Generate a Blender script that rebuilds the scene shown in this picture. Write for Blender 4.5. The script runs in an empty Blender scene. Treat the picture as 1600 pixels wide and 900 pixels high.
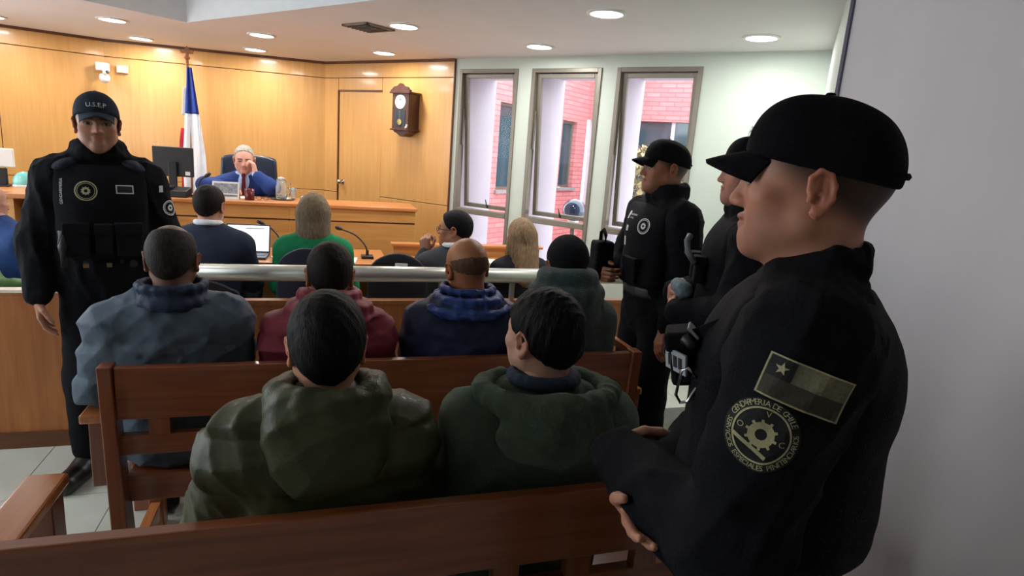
import bpy, bmesh, math, random
import numpy as np
from mathutils import Vector, Matrix
from mathutils.geometry import tessellate_polygon
from mathutils.bvhtree import BVHTree

scene = bpy.context.scene
COL = scene.collection
random.seed(7)
rad = math.radians

# ------------------------------------------------------------------ camera
EYE = 1.65
YAW, PITCH, ROLL = rad(18.0), rad(12.3), rad(4.27)
_f = Vector((math.sin(YAW) * math.cos(PITCH), math.cos(YAW) * math.cos(PITCH), -math.sin(PITCH)))
_r0 = Vector((math.cos(YAW), -math.sin(YAW), 0))
_u0 = _r0.cross(_f)
_r = math.cos(ROLL) * _r0 + math.sin(ROLL) * _u0
_u = -math.sin(ROLL) * _r0 + math.cos(ROLL) * _u0
cam_data = bpy.data.cameras.new('camera')
cam_data.sensor_width = 36.0
cam_data.lens = 36.0 * 960 / 1600
cam_data.clip_start = 0.02
cam = bpy.data.objects.new('camera', cam_data)
COL.objects.link(cam)
M = Matrix((_r, _u, -_f)).transposed().to_4x4()
M.translation = (0, 0, EYE)
cam.matrix_world = M
scene.camera = cam

# ------------------------------------------------------------------ sky, exposure
scene.view_settings.view_transform = 'Standard'
scene.view_settings.look = 'None'
scene.view_settings.gamma = 1.0
scene.view_settings.use_curve_mapping = False
scene.view_settings.exposure = 0.38
SKY_STRENGTH = 4.4
LAMP_WATTS = 7.4
FILL_WATTS = 8.5
world = bpy.data.worlds.new('overcast_sky')
scene.world = world
world.use_nodes = True
wn = world.node_tree.nodes
wn['Background'].inputs[0].default_value = (0.90, 0.93, 1.0, 1)
wn['Background'].inputs[1].default_value = SKY_STRENGTH

# ------------------------------------------------------------------ materials
def s2l(c):
    c = c / 255.0
    return c / 12.92 if c <= 0.04045 else ((c + 0.055) / 1.055) ** 2.4

def rgb(r, g, b):
    return (s2l(r), s2l(g), s2l(b), 1.0)

_mats = {}

def mat(name, col, rough=0.6, metal=0.0, vary=0.12, nscale=18.0, stretch=(1, 1, 1), bump=0.0, bscale=60.0,
        spec=0.5, emit=None, estr=0.0, trans=0.0, attr=False, sheen=0.0, coat=0.0):
    """a principled material with a little procedural variation and relief"""
    if name in _mats:
        return _mats[name]
    m = bpy.data.materials.new(name)
    m.use_nodes = True
    nt = m.node_tree
    b = nt.nodes['Principled BSDF']
    b.inputs['Roughness'].default_value = rough
    b.inputs['Metallic'].default_value = metal
    b.inputs['Specular IOR Level'].default_value = spec
    b.inputs['Coat Weight'].default_value = coat
    b.inputs['Coat Roughness'].default_value = 0.12
    if sheen:
        b.inputs['Sheen Weight'].default_value = sheen
    if trans:
        b.inputs['Transmission Weight'].default_value = trans
    tc = nt.nodes.new('ShaderNodeTexCoord')
    mp = nt.nodes.new('ShaderNodeMapping')
    mp.inputs['Scale'].default_value = stretch
    nt.links.new(tc.outputs['Object'], mp.inputs[0])
    no = nt.nodes.new('ShaderNodeTexNoise')
    no.inputs['Scale'].default_value = nscale
    no.inputs['Detail'].default_value = 4.0
    nt.links.new(mp.outputs[0], no.inputs['Vector'])
    if vary > 0 or attr:
        mx = nt.nodes.new('ShaderNodeMix')
        mx.data_type = 'RGBA'
        mx.blend_type = 'MULTIPLY'
        mx.inputs[0].default_value = 1.0
        rp = nt.nodes.new('ShaderNodeMapRange')
        rp.inputs[1].default_value = 0.3
        rp.inputs[2].default_value = 0.7
        rp.inputs[3].default_value = 1.0 - vary
        rp.inputs[4].default_value = 1.0 + vary
        nt.links.new(no.outputs[0], rp.inputs[0])
        if attr:
            at = nt.nodes.new('ShaderNodeVertexColor')
            at.layer_name = 'tint'
            nt.links.new(at.outputs[0], mx.inputs[6])
        else:
            mx.inputs[6].default_value = col
        nt.links.new(rp.outputs[0], mx.inputs[7])
        nt.links.new(mx.outputs[2], b.inputs['Base Color'])
    else:
        b.inputs['Base Color'].default_value = col
    if bump:
        n2 = nt.nodes.new('ShaderNodeTexNoise')
        n2.inputs['Scale'].default_value = bscale
        n2.inputs['Detail'].default_value = 3.0
        nt.links.new(mp.outputs[0], n2.inputs['Vector'])
        bp = nt.nodes.new('ShaderNodeBump')
        bp.inputs['Strength'].default_value = bump
        bp.inputs['Distance'].default_value = 0.01
        nt.links.new(n2.outputs[0], bp.inputs['Height'])
        nt.links.new(bp.outputs[0], b.inputs['Normal'])
    if emit:
        b.inputs['Emission Color'].default_value = emit
        b.inputs['Emission Strength'].default_value = estr
    _mats[name] = m
    return m

def wood(name, light, dark, axis='z', rough=0.35, scale=6.0, coat=0.0, bump=0.04):
    """veneer: long grain along one axis, soft broad figure"""
    if name in _mats:
        return _mats[name]
    m = bpy.data.materials.new(name)
    m.use_nodes = True
    nt = m.node_tree
    b = nt.nodes['Principled BSDF']
    b.inputs['Roughness'].default_value = rough
    b.inputs['Coat Weight'].default_value = coat
    b.inputs['Coat Roughness'].default_value = 0.1
    tc = nt.nodes.new('ShaderNodeTexCoord')
    mp = nt.nodes.new('ShaderNodeMapping')
    st = {'z': (6, 6, 0.35), 'x': (0.35, 6, 6), 'y': (6, 0.35, 6)}[axis]
    mp.inputs['Scale'].default_value = st
    nt.links.new(tc.outputs['Object'], mp.inputs[0])
    n1 = nt.nodes.new('ShaderNodeTexNoise')
    n1.inputs['Scale'].default_value = scale
    n1.inputs['Detail'].default_value = 6
    n1.inputs['Distortion'].default_value = 0.6
    nt.links.new(mp.outputs[0], n1.inputs['Vector'])
    n2 = nt.nodes.new('ShaderNodeTexNoise')
    n2.inputs['Scale'].default_value = 1.3
    n2.inputs['Detail'].default_value = 2
    nt.links.new(tc.outputs['Object'], n2.inputs['Vector'])
    ad = nt.nodes.new('ShaderNodeMath')
    ad.operation = 'MULTIPLY_ADD'
    ad.inputs[1].default_value = 0.6
    nt.links.new(n1.outputs[0], ad.inputs[0])
    ml = nt.nodes.new('ShaderNodeMath')
    ml.operation = 'MULTIPLY'
    ml.inputs[1].default_value = 0.4
    nt.links.new(n2.outputs[0], ml.inputs[0])
    nt.links.new(ml.outputs[0], ad.inputs[2])
    cr = nt.nodes.new('ShaderNodeValToRGB')
    cr.color_ramp.elements[0].position = 0.36
    cr.color_ramp.elements[0].color = dark
    cr.color_ramp.elements[1].position = 0.66
    cr.color_ramp.elements[1].color = light
    nt.links.new(ad.outputs[0], cr.inputs[0])
    nt.links.new(cr.outputs[0], b.inputs['Base Color'])
    bp = nt.nodes.new('ShaderNodeBump')
    bp.inputs['Strength'].default_value = bump
    bp.inputs['Distance'].default_value = 0.004
    nt.links.new(n1.outputs[0], bp.inputs['Height'])
    nt.links.new(bp.outputs[0], b.inputs['Normal'])
    _mats[name] = m
    return m

def brick_mat(name):
    m = bpy.data.materials.new(name)
    m.use_nodes = True
    nt = m.node_tree
    b = nt.nodes['Principled BSDF']
    b.inputs['Roughness'].default_value = 0.9
    tc = nt.nodes.new('ShaderNodeTexCoord')
    br = nt.nodes.new('ShaderNodeTexBrick')
    br.inputs['Color1'].default_value = rgb(208, 134, 134)
    br.inputs['Color2'].default_value = rgb(198, 118, 120)
    br.inputs['Mortar'].default_value = rgb(170, 100, 102)
    br.inputs['Scale'].default_value = 1.0
    br.inputs['Mortar Size'].default_value = 0.008
    br.inputs['Brick Width'].default_value = 0.26
    br.inputs['Row Height'].default_value = 0.075
    nt.links.new(tc.outputs['UV'], br.inputs['Vector'])
    nt.links.new(br.outputs['Color'], b.inputs['Base Color'])
    bp = nt.nodes.new('ShaderNodeBump')
    bp.inputs['Strength'].default_value = 0.4
    bp.inputs['Distance'].default_value = 0.01
    bp.invert = True
    nt.links.new(br.outputs['Fac'], bp.inputs['Height'])
    nt.links.new(bp.outputs[0], b.inputs['Normal'])
    return m

def pane_mat(name, tint, gloss):
    """thin window glass: mostly clear, a little mirror"""
    m = bpy.data.materials.new(name)
    m.use_nodes = True
    nt = m.node_tree
    nt.nodes.remove(nt.nodes['Principled BSDF'])
    t = nt.nodes.new('ShaderNodeBsdfTransparent')
    t.inputs[0].default_value = tint
    g = nt.nodes.new('ShaderNodeBsdfGlossy')
    g.inputs['Roughness'].default_value = 0.02
    x = nt.nodes.new('ShaderNodeMixShader')
    x.inputs[0].default_value = gloss
    nt.links.new(t.outputs[0], x.inputs[1])
    nt.links.new(g.outputs[0], x.inputs[2])
    nt.links.new(x.outputs[0], nt.nodes['Material Output'].inputs[0])
    return m

W_WALL = wood('wall_veneer', rgb(208, 158, 94), rgb(196, 144, 80), 'z', rough=0.36, coat=0.25)
W_DAIS = wood('dais_veneer', rgb(206, 154, 90), rgb(184, 130, 68), 'x', rough=0.4)
W_BENCH = wood('bench_wood', rgb(150, 84, 50), rgb(110, 56, 32), 'x', rough=0.3, coat=0.5)
W_BENCH_Z = wood('bench_wood_upright', rgb(150, 84, 50), rgb(110, 56, 32), 'z', rough=0.3, coat=0.5)
W_BENCH_LIT = wood('bench_wood_lit', rgb(192, 122, 70), rgb(160, 94, 50), 'y', rough=0.25, coat=0.7)  # paler than the other bench wood: lamplight painted into its tone
W_PART = wood('partition_wood', rgb(178, 112, 60), rgb(150, 88, 44), 'z', rough=0.4)
W_TABLE = wood('table_wood', rgb(206, 140, 82), rgb(182, 114, 62), 'x', rough=0.35)
W_DARK = wood('dark_trim_wood', rgb(112, 66, 36), rgb(82, 46, 26), 'x', rough=0.4)
W_CLOCK = wood('clock_wood', rgb(84, 46, 34), rgb(52, 28, 22), 'z', rough=0.3)
M_CREAM = mat('cream_paint', rgb(194, 204, 194), 0.75, vary=0.03, nscale=3, bump=0.02, bscale=120)
M_GREYWALL = mat('grey_paint', rgb(222, 216, 218), 0.55, vary=0.05, nscale=2.5, stretch=(1, 1, .35), bump=0.02, bscale=90)
M_CEIL = mat('ceiling_paint', rgb(228, 226, 226), 0.85, vary=0.02, nscale=3)
M_TILE = mat('floor_tile', rgb(196, 200, 190), 0.28, vary=0.06, nscale=5, coat=0.2)
M_GROUT = mat('grout', rgb(96, 98, 94), 0.9)
M_ALU = mat('bronze_aluminium', rgb(122, 116, 104), 0.4, metal=0.35, vary=0.04)
M_STEEL = mat('brushed_steel', rgb(190, 190, 182), 0.32, metal=0.75, vary=0.05, nscale=8, stretch=(.3, 8, 8))
M_BLACK = mat('black_plastic', rgb(26, 27, 30), 0.45, vary=0.05)
M_WHITE = mat('white_plastic', rgb(228, 228, 224), 0.45, vary=0.03)
M_PAPER = mat('paper', rgb(236, 236, 232), 0.8, vary=0.03)
M_LILAC = mat('painted_concrete', rgb(188, 180, 190), 0.9, vary=0.03, nscale=4)
M_BRICK = brick_mat('pink_brick')
M_PANE = pane_mat('window_glass', (0.95, 0.97, 0.97, 1), 0.004)
M_DARKPANE = mat('dark_far_glass', rgb(52, 72, 80), 0.08, vary=0.1, nscale=1.5, spec=0.8)
M_CHROME = mat('chrome', rgb(200, 200, 200), 0.15, metal=1.0, vary=0.0)

# ------------------------------------------------------------------ mesh helpers
class MB:
    """collects shapes for ONE mesh object"""
    def __init__(s):
        s.v, s.f = [], []

    def add(s, vs, fs):
        o = len(s.v)
        s.v += [tuple(p) for p in vs]
        s.f += [tuple(i + o for i in f) for f in fs]
        return s

    def box(s, lo, hi, rot=None, at=None):
        (a, b, c), (d, e, g) = lo, hi
        vs = [(a, b, c), (d, b, c), (d, e, c), (a, e, c), (a, b, g), (d, b, g), (d, e, g), (a, e, g)]
        if rot is not None or at is not None:
            R = rot if rot is not None else Matrix.Identity(3)
            T = Vector(at) if at is not None else Vector((0, 0, 0))
            vs = [R @ Vector(p) + T for p in vs]
        return s.add(vs, [(3, 2, 1, 0), (4, 5, 6, 7), (0, 1, 5, 4), (1, 2, 6, 5), (2, 3, 7, 6), (3, 0, 4, 7)])

    def tube(s, pts, r, n=10, cap=True):
        pts = [Vector(p) for p in pts]
        rs = r if isinstance(r, (list, tuple)) else [r] * len(pts)
        rings, vs, fs = [], [], []
        up = Vector((0, 0, 1))
        for i, p in enumerate(pts):
            t = (pts[min(i + 1, len(pts) - 1)] - pts[max(i - 1, 0)]).normalized()
            a = t.cross(up)
            if a.length < 1e-3:
                a = t.cross(Vector((1, 0, 0)))
            a.normalize()
            b = t.cross(a)
            for k in range(n):
                w = 2 * math.pi * k / n
                vs.append(p + rs[i] * (math.cos(w) * a + math.sin(w) * b))
        for i in range(len(pts) - 1):
            for k in range(n):
                k2 = (k + 1) % n
                fs.append((i * n + k, i * n + k2, (i + 1) * n + k2, (i + 1) * n + k))
        if cap:
            fs.append(tuple(range(n)))
            fs.append(tuple(reversed(range((len(pts) - 1) * n, len(pts) * n))))
        return s.add(vs, fs)

    def lathe(s, prof, at=(0, 0, 0), n=24):
        vs, fs = [], []
        m = len(prof)
        for k in range(n):
            w = 2 * math.pi * k / n
            for r, z in prof:
                vs.append((at[0] + r * math.cos(w), at[1] + r * math.sin(w), at[2] + z))
        for k in range(n):
            k2 = (k + 1) % n
            for i in range(m - 1):
                fs.append((k * m + i, k2 * m + i, k2 * m + i + 1, k * m + i + 1))
        return s.add(vs, fs)

    def prism(s, poly, z0, z1):
        n = len(poly)
        vs = [(x, y, z0) for x, y in poly] + [(x, y, z1) for x, y in poly]
        fs = [tuple(reversed(range(n))), tuple(range(n, 2 * n))]
        fs += [(i, (i + 1) % n, n + (i + 1) % n, n + i) for i in range(n)]
        return s.add(vs, fs)

    def sheet(s, fn, nu, nv, th):
        """a curved plate: fn(u,v) -> (point, normal)"""
        vs, fs = [], []
        for side in (0, 1):
            for i in range(nu + 1):
                for j in range(nv + 1):
                    p, n = fn(i / nu, j / nv)
                    vs.append(Vector(p) + Vector(n) * (th * (0.5 - side)))
        N = (nu + 1) * (nv + 1)
        q = lambda i, j, o: o * N + i * (nv + 1) + j
        for i in range(nu):
            for j in range(nv):
                fs.append((q(i, j, 0), q(i + 1, j, 0), q(i + 1, j + 1, 0), q(i, j + 1, 0)))
                fs.append((q(i, j + 1, 1), q(i + 1, j + 1, 1), q(i + 1, j, 1), q(i, j, 1)))
        for i in range(nu):
            fs.append((q(i, 0, 1), q(i + 1, 0, 1), q(i + 1, 0, 0), q(i, 0, 0)))
            fs.append((q(i, nv, 0), q(i + 1, nv, 0), q(i + 1, nv, 1), q(i, nv, 1)))
        for j in range(nv):
            fs.append((q(0, j, 0), q(0, j + 1, 0), q(0, j + 1, 1), q(0, j, 1)))
            fs.append((q(nu, j, 1), q(nu, j + 1, 1), q(nu, j + 1, 0), q(nu, j, 0)))
        return s.add(vs, fs)

    def mesh(s, name, smooth=False):
        me = bpy.data.meshes.new(name)
        me.from_pydata(s.v, [], s.f)
        bm = bmesh.new()
        bm.from_mesh(me)
        bmesh.ops.recalc_face_normals(bm, faces=bm.faces)
        bm.to_mesh(me)
        bm.free()
        if smooth:
            for p in me.polygons:
                p.use_smooth = True
        return me

    def build(s, name, m, parent=None, smooth=False, bevel=0.0, loc=None, seg=2):
        o = bpy.data.objects.new(name, s.mesh(name, smooth))
        o.data.materials.append(m)
        COL.objects.link(o)
        if parent is not None:
            o.parent = parent
        if loc is not None:
            o.location = loc
        if bevel:
            md = o.modifiers.new('edge', 'BEVEL')
            md.width = bevel
            md.segments = seg
            md.limit_method = 'ANGLE'
            md.angle_limit = rad(40)
        return o

def tag(o, label=None, cat=None, group=None, kind=None):
    if label:
        o['label'] = label
    if cat:
        o['category'] = cat
    if group:
        o['group'] = group
    if kind:
        o['kind'] = kind
    return o

def empty(name, loc=(0, 0, 0), rz=0.0):
    o = bpy.data.objects.new(name, None)
    o.empty_display_size = 0.1
    COL.objects.link(o)
    o.location = loc
    o.rotation_euler = (0, 0, rz)
    return o

def copy_tree(o, parent=None):
    c = o.copy()
    COL.objects.link(c)
    c.parent = parent
    for ch in o.children:
        copy_tree(ch, c)
    return c

def struct(o):
    o['kind'] = 'structure'
    return o

def text_mesh(body, size, extrude=0.0):
    """flat lettering as numpy verts (x,y) centred, plus faces"""
    cu = bpy.data.curves.new('lettering', 'FONT')
    cu.body = body
    cu.size = size
    cu.align_x = 'CENTER'
    cu.align_y = 'CENTER'
    cu.extrude = extrude
    cu.resolution_u = 3
    ob = bpy.data.objects.new('lettering_tmp', cu)
    COL.objects.link(ob)
    dg = bpy.context.evaluated_depsgraph_get()
    me = bpy.data.meshes.new_from_object(ob.evaluated_get(dg))
    vs = [tuple(v.co) for v in me.vertices]
    fs = [tuple(p.vertices) for p in me.polygons]
    bpy.data.objects.remove(ob)
    bpy.data.curves.remove(cu)
    bpy.data.meshes.remove(me)
    return vs, fs
# ================================================================== THE ROOM
HC = 2.45
P0 = Vector((-3.6, 6.74, 0)); P1 = Vector((-2.0, 7.28, 0)); P2 = Vector((0.078, 7.142, 0))
P3 = Vector((1.189, 5.787, 0)); PC = Vector((3.15, 3.414, 0)); PN = Vector((1.75, 1.835, 0))
PB = Vector((1.75, -1.6, 0)); PL_ = Vector((-3.6, -1.6, 0))

def frame_of(a, b):
    """object matrix: x runs along the wall, y points out of the room, z up"""
    u = (b - a).normalized()
    n = Vector((-u.y, u.x, 0))
    m = Matrix((u, n, Vector((0, 0, 1)))).transposed().to_4x4()
    m.translation = a
    return m, (b - a).length

def wall_box(name, a, b, m, t=0.12, z1=HC + 0.02, face=0.0):
    fm, L = frame_of(a, b)
    o = MB().box((0, face, 0), (L, t, z1)).build(name, m)
    o.matrix_world = fm
    return struct(o), L

# ---- floor: slab with tiles laid over it
room_poly = [P0, P1, P2, P3, PC, PN, PB, PL_]
fl = MB()
fl.prism([(p.x, p.y) for p in reversed(room_poly)], -0.12, -0.005)
floor = struct(fl.build('floor', M_GROUT))
TX, TY = 0.42, 0.52
tile_me = MB().box((0.002, 0.002, -0.005), (TX - 0.002, TY - 0.002, 0.0)).mesh('tile')
tile_me.materials.append(M_TILE)
for i in range(-6, 9):
    for j in range(-4, 11):
        x, y = -0.872 + i * TX, 2.955 + (j - 5) * TY - 0.52
        if x < -3.58 or x + TX > 1.75 + (1.3 if y > 3.3 else 0.42 if y > 2.3 else 0) or y < -1.6 or y > 4.9:
            continue
        t = bpy.data.objects.new('tile', tile_me)
        COL.objects.link(t)
        t.location = (x, y, 0)
        t.parent = floor

# ---- ceiling with a raised rectangular recess
e1 = Vector((0.60, -0.80, 0)); e2 = Vector((-0.80, -0.60, 0))
k0 = Vector((-0.966, 5.571, 0))
hole = [k0, k0 + e2 * 2.6, k0 + e2 * 2.6 + e1 * 3.1, k0 + e1 * 3.1]
outer = [Vector((-3.65, 6.8, 0)), Vector((-2.0, 7.34, 0)), Vector((0.10, 7.2, 0)), Vector((1.24, 5.83, 0)),
         Vector((3.22, 3.42, 0)), Vector((1.80, 1.80, 0)), Vector((1.80, -1.65, 0)), Vector((-3.65, -1.65, 0))]
tess = tessellate_polygon([outer, hole])
pts = outer + hole
cb = MB().add([(p.x, p.y, HC) for p in pts], [tuple(t) for t in tess])
ceiling = struct(cb.build('ceiling', M_CEIL))
rc = MB()
hv = [(p.x, p.y, HC) for p in hole] + [(p.x, p.y, HC + 0.26) for p in hole]
rc.add(hv, [(0, 1, 5, 4), (1, 2, 6, 5), (2, 3, 7, 6), (3, 0, 4, 7), (4, 5, 6, 7)])
rc.build('recess', mat('recess_paint', rgb(226, 230, 232), 0.85, vary=0.02), ceiling)

# ---- veneered walls behind the judge: backing, panels with open joints, dark cornice strip
def veneer_wall(name, a, b, panels, t=0.12):
    w, L = wall_box(name, a, b, W_DARK, t)
    for (s0, s1, z0, z1) in panels(L):
        p = MB().box((s0 + .003, -0.018, z0 + .003), (s1 - .003, 0.0, z1 - .003)).build('panel', W_WALL, w, bevel=0.003)
    MB().box((0, -0.03, HC - 0.022), (L, 0, HC)).build('cornice', W_DARK, w)
    return w, L

veneer_wall('wall_left_veneer', P0, P1, lambda L: [(0, L, 2.287, 2.43), (0, L / 2, 1.108, 2.287), (L / 2, L, 1.108, 2.287), (0, L, 0, 1.108)])
wf2, L2 = veneer_wall('wall_front_veneer', P1, P2, lambda L: [(0, L, 2.287, 2.43), (0, L, 1.108, 2.287), (0, L, 0, 1.108)])
D0, D1, DZ = 0.213, 0.85, 2.165
wf3, L3 = veneer_wall('wall_door_veneer', P2, P3, lambda L: [(0, L, 2.287, 2.43), (0, D0, 1.108, 2.287), (D0, D1, DZ, 2.287),
                      (D1, L, 1.120, 2.287), (0, D0, 0, 1.108), (D1, L, 0, 1.120)])
MB().box((L3 - 0.004, -0.022, 0), (L3 + 0.006, 0.0, HC)).build('end_board', W_DARK, wf3)

# the flush door in the veneer
door = struct(MB().box((D0 + .012, -0.012, 0.0), (D1 - .004, 0.0, DZ - .012)).build('door_1', W_WALL, bevel=0.003))
door.matrix_world = frame_of(P2, P3)[0]
kb = MB().lathe([(0.0, -0.002), (0.026, -0.002), (0.026, 0.006), (0.010, 0.010), (0.010, 0.035), (0.024, 0.042), (0.026, 0.056), (0.016, 0.066), (0, 0.068)])
kn = kb.build('door_knob', M_CHROME, door, smooth=True)
kn.location = (D0 + 0.075, -0.012, 1.225)
kn.rotation_euler = (rad(90), 0, 0)
cs = MB().box((D0 - 0.001, -0.026, 0), (D0 + 0.010, -0.002, DZ)).box((D0, -0.026, DZ - 0.010), (D1, -0.002, DZ)).build('door_casing', W_DARK, door)

# ---- window wall: piers, header, sill
wm, LW = frame_of(P3, PC)
WINS = [(0.055, 0.685), (0.825, 1.468), (1.598, 2.262)]
WT, WB, WR = 2.358, 0.72, 1.098
ww = MB()
TH = 0.10
ww.box((0, 0, 0), (LW, TH, WB)).box((0, 0, WT), (LW, TH, HC + .02))
edges = [0.0] + [e for w in WINS for e in w] + [LW]
for i in range(0, len(edges), 2):
    ww.box((edges[i], 0, WB), (edges[i + 1], TH, WT))
wwall = struct(ww.build('wall_window', M_CREAM))
wwall.matrix_world = wm

for n_, (s0, s1) in enumerate(WINS):
    win = bpy.data.objects.new('window_%d' % (n_ + 1), None)
    COL.objects.link(win)
    win.matrix_world = wm
    struct(win)
    fw = 0.034
    f = MB()
    f.box((s0, -0.012, WB), (s0 + fw, 0.06, WT)).box((s1 - fw, -0.012, WB), (s1, 0.06, WT))
    f.box((s0 + fw, -0.012, WT - fw), (s1 - fw, 0.06, WT)).box((s0 + fw, -0.012, WB), (s1 - fw, 0.06, WB + fw))
    f.build('frame', M_ALU, win, bevel=0.003)
    MB().box((s0 + fw, -0.014, WR - 0.024), (s1 - fw, 0.06, WR + 0.024)).build('transom', M_ALU, win, bevel=0.003)
    MB().box((s0 + fw, 0.022, WB + fw), (s1 - fw, 0.028, WR - 0.024)).build('pane', M_PANE, win)
    if n_ > 0:
        MB().box(((s0 + s1) / 2 + 0.16, 0.015, WB + fw), ((s0 + s1) / 2 + 0.185, 0.045, WR - 0.024)).build('mullion', M_ALU, win)
    # top-hung sash, pushed open at the bottom
    a0, a1, zt, zb = s0 + fw + .004, s1 - fw - .004, WT - fw - .004, WR + 0.03
    H = zt - zb
    sash = MB()
    q = 0.036
    sash.box((a0, 0, -H), (a0 + q, 0.032, 0)).box((a1 - q, 0, -H), (a1, 0.032, 0))
    sash.box((a0 + q, 0, -q), (a1 - q, 0.032, 0)).box((a0 + q, 0, -H), (a1 - q, 0.032, -H + q))
    so = sash.build('sash', M_ALU, win, bevel=0.003)
    so.location = (0, 0.024, zt)
    so.rotation_euler = (rad(4.2), 0, 0)
    MB().box((a0 + q, 0.013, -H + q), (a1 - q, 0.019, -q)).build('pane', M_PANE, so)
    MB().tube([((a0 + a1) / 2, 0.0, -H + 0.01), ((a0 + a1) / 2 + .004, -0.02, -H + 0.035), ((a0 + a1) / 2 - .008, -0.022, -H + 0.085)], [.008, .006, .004], 8).build('latch', M_BLACK, so)
    for sx in (a0 - 0.0, a1 - 0.012):
        MB().box((sx, 0.02, zt - 0.62), (sx + 0.010, 0.034, zt - 0.30), ).build('stay', M_ALU, win)

# ---- plain walls to the side of and behind the viewer
wall_box('wall_return', PC, PN, M_CREAM, 0.10)
wall_box('wall_right', PN, PB, M_GREYWALL, 0.10)
wall_box('wall_back', PB, PL_, mat('back_wall_paint', rgb(150, 140, 128), 0.8, vary=0.03), 0.10)
# left wall, out of view: a row of windows added for daylight from the left
lm, LL = frame_of(PL_, P0)
LW4 = [(2.45, 4.05), (4.20, 5.80), (5.95, 7.55)]
LB, LT = 0.75, 2.36
lwb = MB().box((0, 0, 0), (LL, .10, LB)).box((0, 0, LT), (LL, .10, HC + .02))
ed = [0.0] + [e for w in LW4 for e in w] + [LL]
for i in range(0, len(ed), 2):
    lwb.box((ed[i], 0, LB), (ed[i + 1], .10, LT))
lwo = struct(lwb.build('wall_left', M_CREAM))
lwo.matrix_world = lm
for n_, (s0, s1) in enumerate(LW4):
    win = bpy.data.objects.new('window_%d' % (n_ + 4), None)
    COL.objects.link(win)
    win.matrix_world = lm
    struct(win)
    f = MB()
    fw = .05
    f.box((s0, .0, LB), (s0 + fw, .06, LT)).box((s1 - fw, .0, LB), (s1, .06, LT)).box((s0 + fw, .0, LT - fw), (s1 - fw, .06, LT)).box((s0 + fw, .0, LB), (s1 - fw, .06, LB + fw))
    f.box(((s0 + s1) / 2 - .02, .0, LB + fw), ((s0 + s1) / 2 + .02, .06, LT - fw))
    f.build('frame', M_ALU, win)
    for a, b in ((s0 + fw, (s0 + s1) / 2 - .02), ((s0 + s1) / 2 + .02, s1 - fw)):
        MB().box((a, .022, LB + fw), (b, .028, LT - fw)).build('pane', M_PANE, win)
tr = MB().box((1.742, 1.828, 0), (1.756, 1.842, HC)).build('trim_1', mat('violet_grey_strip', rgb(84, 80, 104), 0.5))
struct(tr)

# ================================================================== OUTSIDE THE WINDOWS
def out_obj(name, mb, m, parent=None, **k):
    o = mb.build(name, m, parent, **k)
    if parent is None:
        o.matrix_world = wm
    return o

for (s0, s1) in ((-0.12, 0.055), (0.685, 0.825), (1.468, 1.598), (2.262, 2.42)):
    struct(out_obj('facade_fin_wall', MB().box((s0, TH, -0.6), (s1, 0.58, WT + .1)), M_LILAC))
struct(out_obj('facade_soffit_roof', MB().box((-0.12, TH, 2.335), (2.42, 0.56, 2.46)), M_LILAC))
struct(out_obj('exterior_ground', MB().box((-9, 0.12, -0.7), (9, 14, -0.6)), mat('pale_paving', rgb(206, 200, 190), 0.9, vary=0.1, nscale=2)))

def brick_slab(name, lo, hi, parent):
    o = MB().box(lo, hi).build(name, M_BRICK, parent)
    uv = o.data.uv_layers.new(name='UVMap')
    for p in o.data.polygons:
        n = p.normal
        for li in p.loop_indices:
            c = o.data.vertices[o.data.loops[li].vertex_index].co
            uv.data[li].uv = (c.y, c.z) if abs(n.x) > .5 else ((c.x, c.z) if abs(n.y) > .5 else (c.x, c.y))
    return o

bld = bpy.data.objects.new('brick_building', None)
COL.objects.link(bld)
bld.matrix_world = wm
tag(bld, 'pink brick building around the yard outside the three windows', 'building')
SA, OB = -1.6, 5.9
BT = 3.9
# wing on the left of the yard (runs away from the room), with two window openings
holesA = [(3.07, 4.0, 1.10, 2.38), (4.98, 5.52, 1.13, 2.28)]
ys = [1.4, 3.07, 4.0, 4.98, 5.52, OB]
brick_slab('brick_wing', (SA - .25, 1.4, -0.6), (SA, OB, 1.10), bld)
brick_slab('brick_wing', (SA - .25, 1.4, 2.38), (SA, OB, BT), bld)
for a, b in ((1.4, 3.07), (4.0, 4.98), (5.52, OB)):
    brick_slab('brick_wing', (SA - .25, a, 1.10), (SA, b, 2.38), bld)
brick_slab('brick_wing', (SA - .25, 4.98, 2.28), (SA, 5.52, 2.38), bld)
for (y0, y1, z0, z1) in holesA:
    fr = MB()
    fr.box((SA - .14, y0, z0), (SA - .08, y0 + .04, z1)).box((SA - .14, y1 - .04, z0), (SA - .08, y1, z1))
    fr.box((SA - .14, y0, z1 - .04), (SA - .08, y1, z1)).box((SA - .14, y0, z0), (SA - .08, y1, z0 + .04))
    w_ = fr.build('far_window', M_ALU, bld)
    MB().box((SA - .12, y0 + .04, z0 + .04), (SA - .11, y1 - .04, z1 - .04)).build('pane', M_DARKPANE, w_)
    MB().box((SA - .02, y0 - .04, z0 - .05), (SA + .05, y1 + .04, z0)).build('sill', mat('grey_stone', rgb(140, 134, 134), .8), w_)
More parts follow.
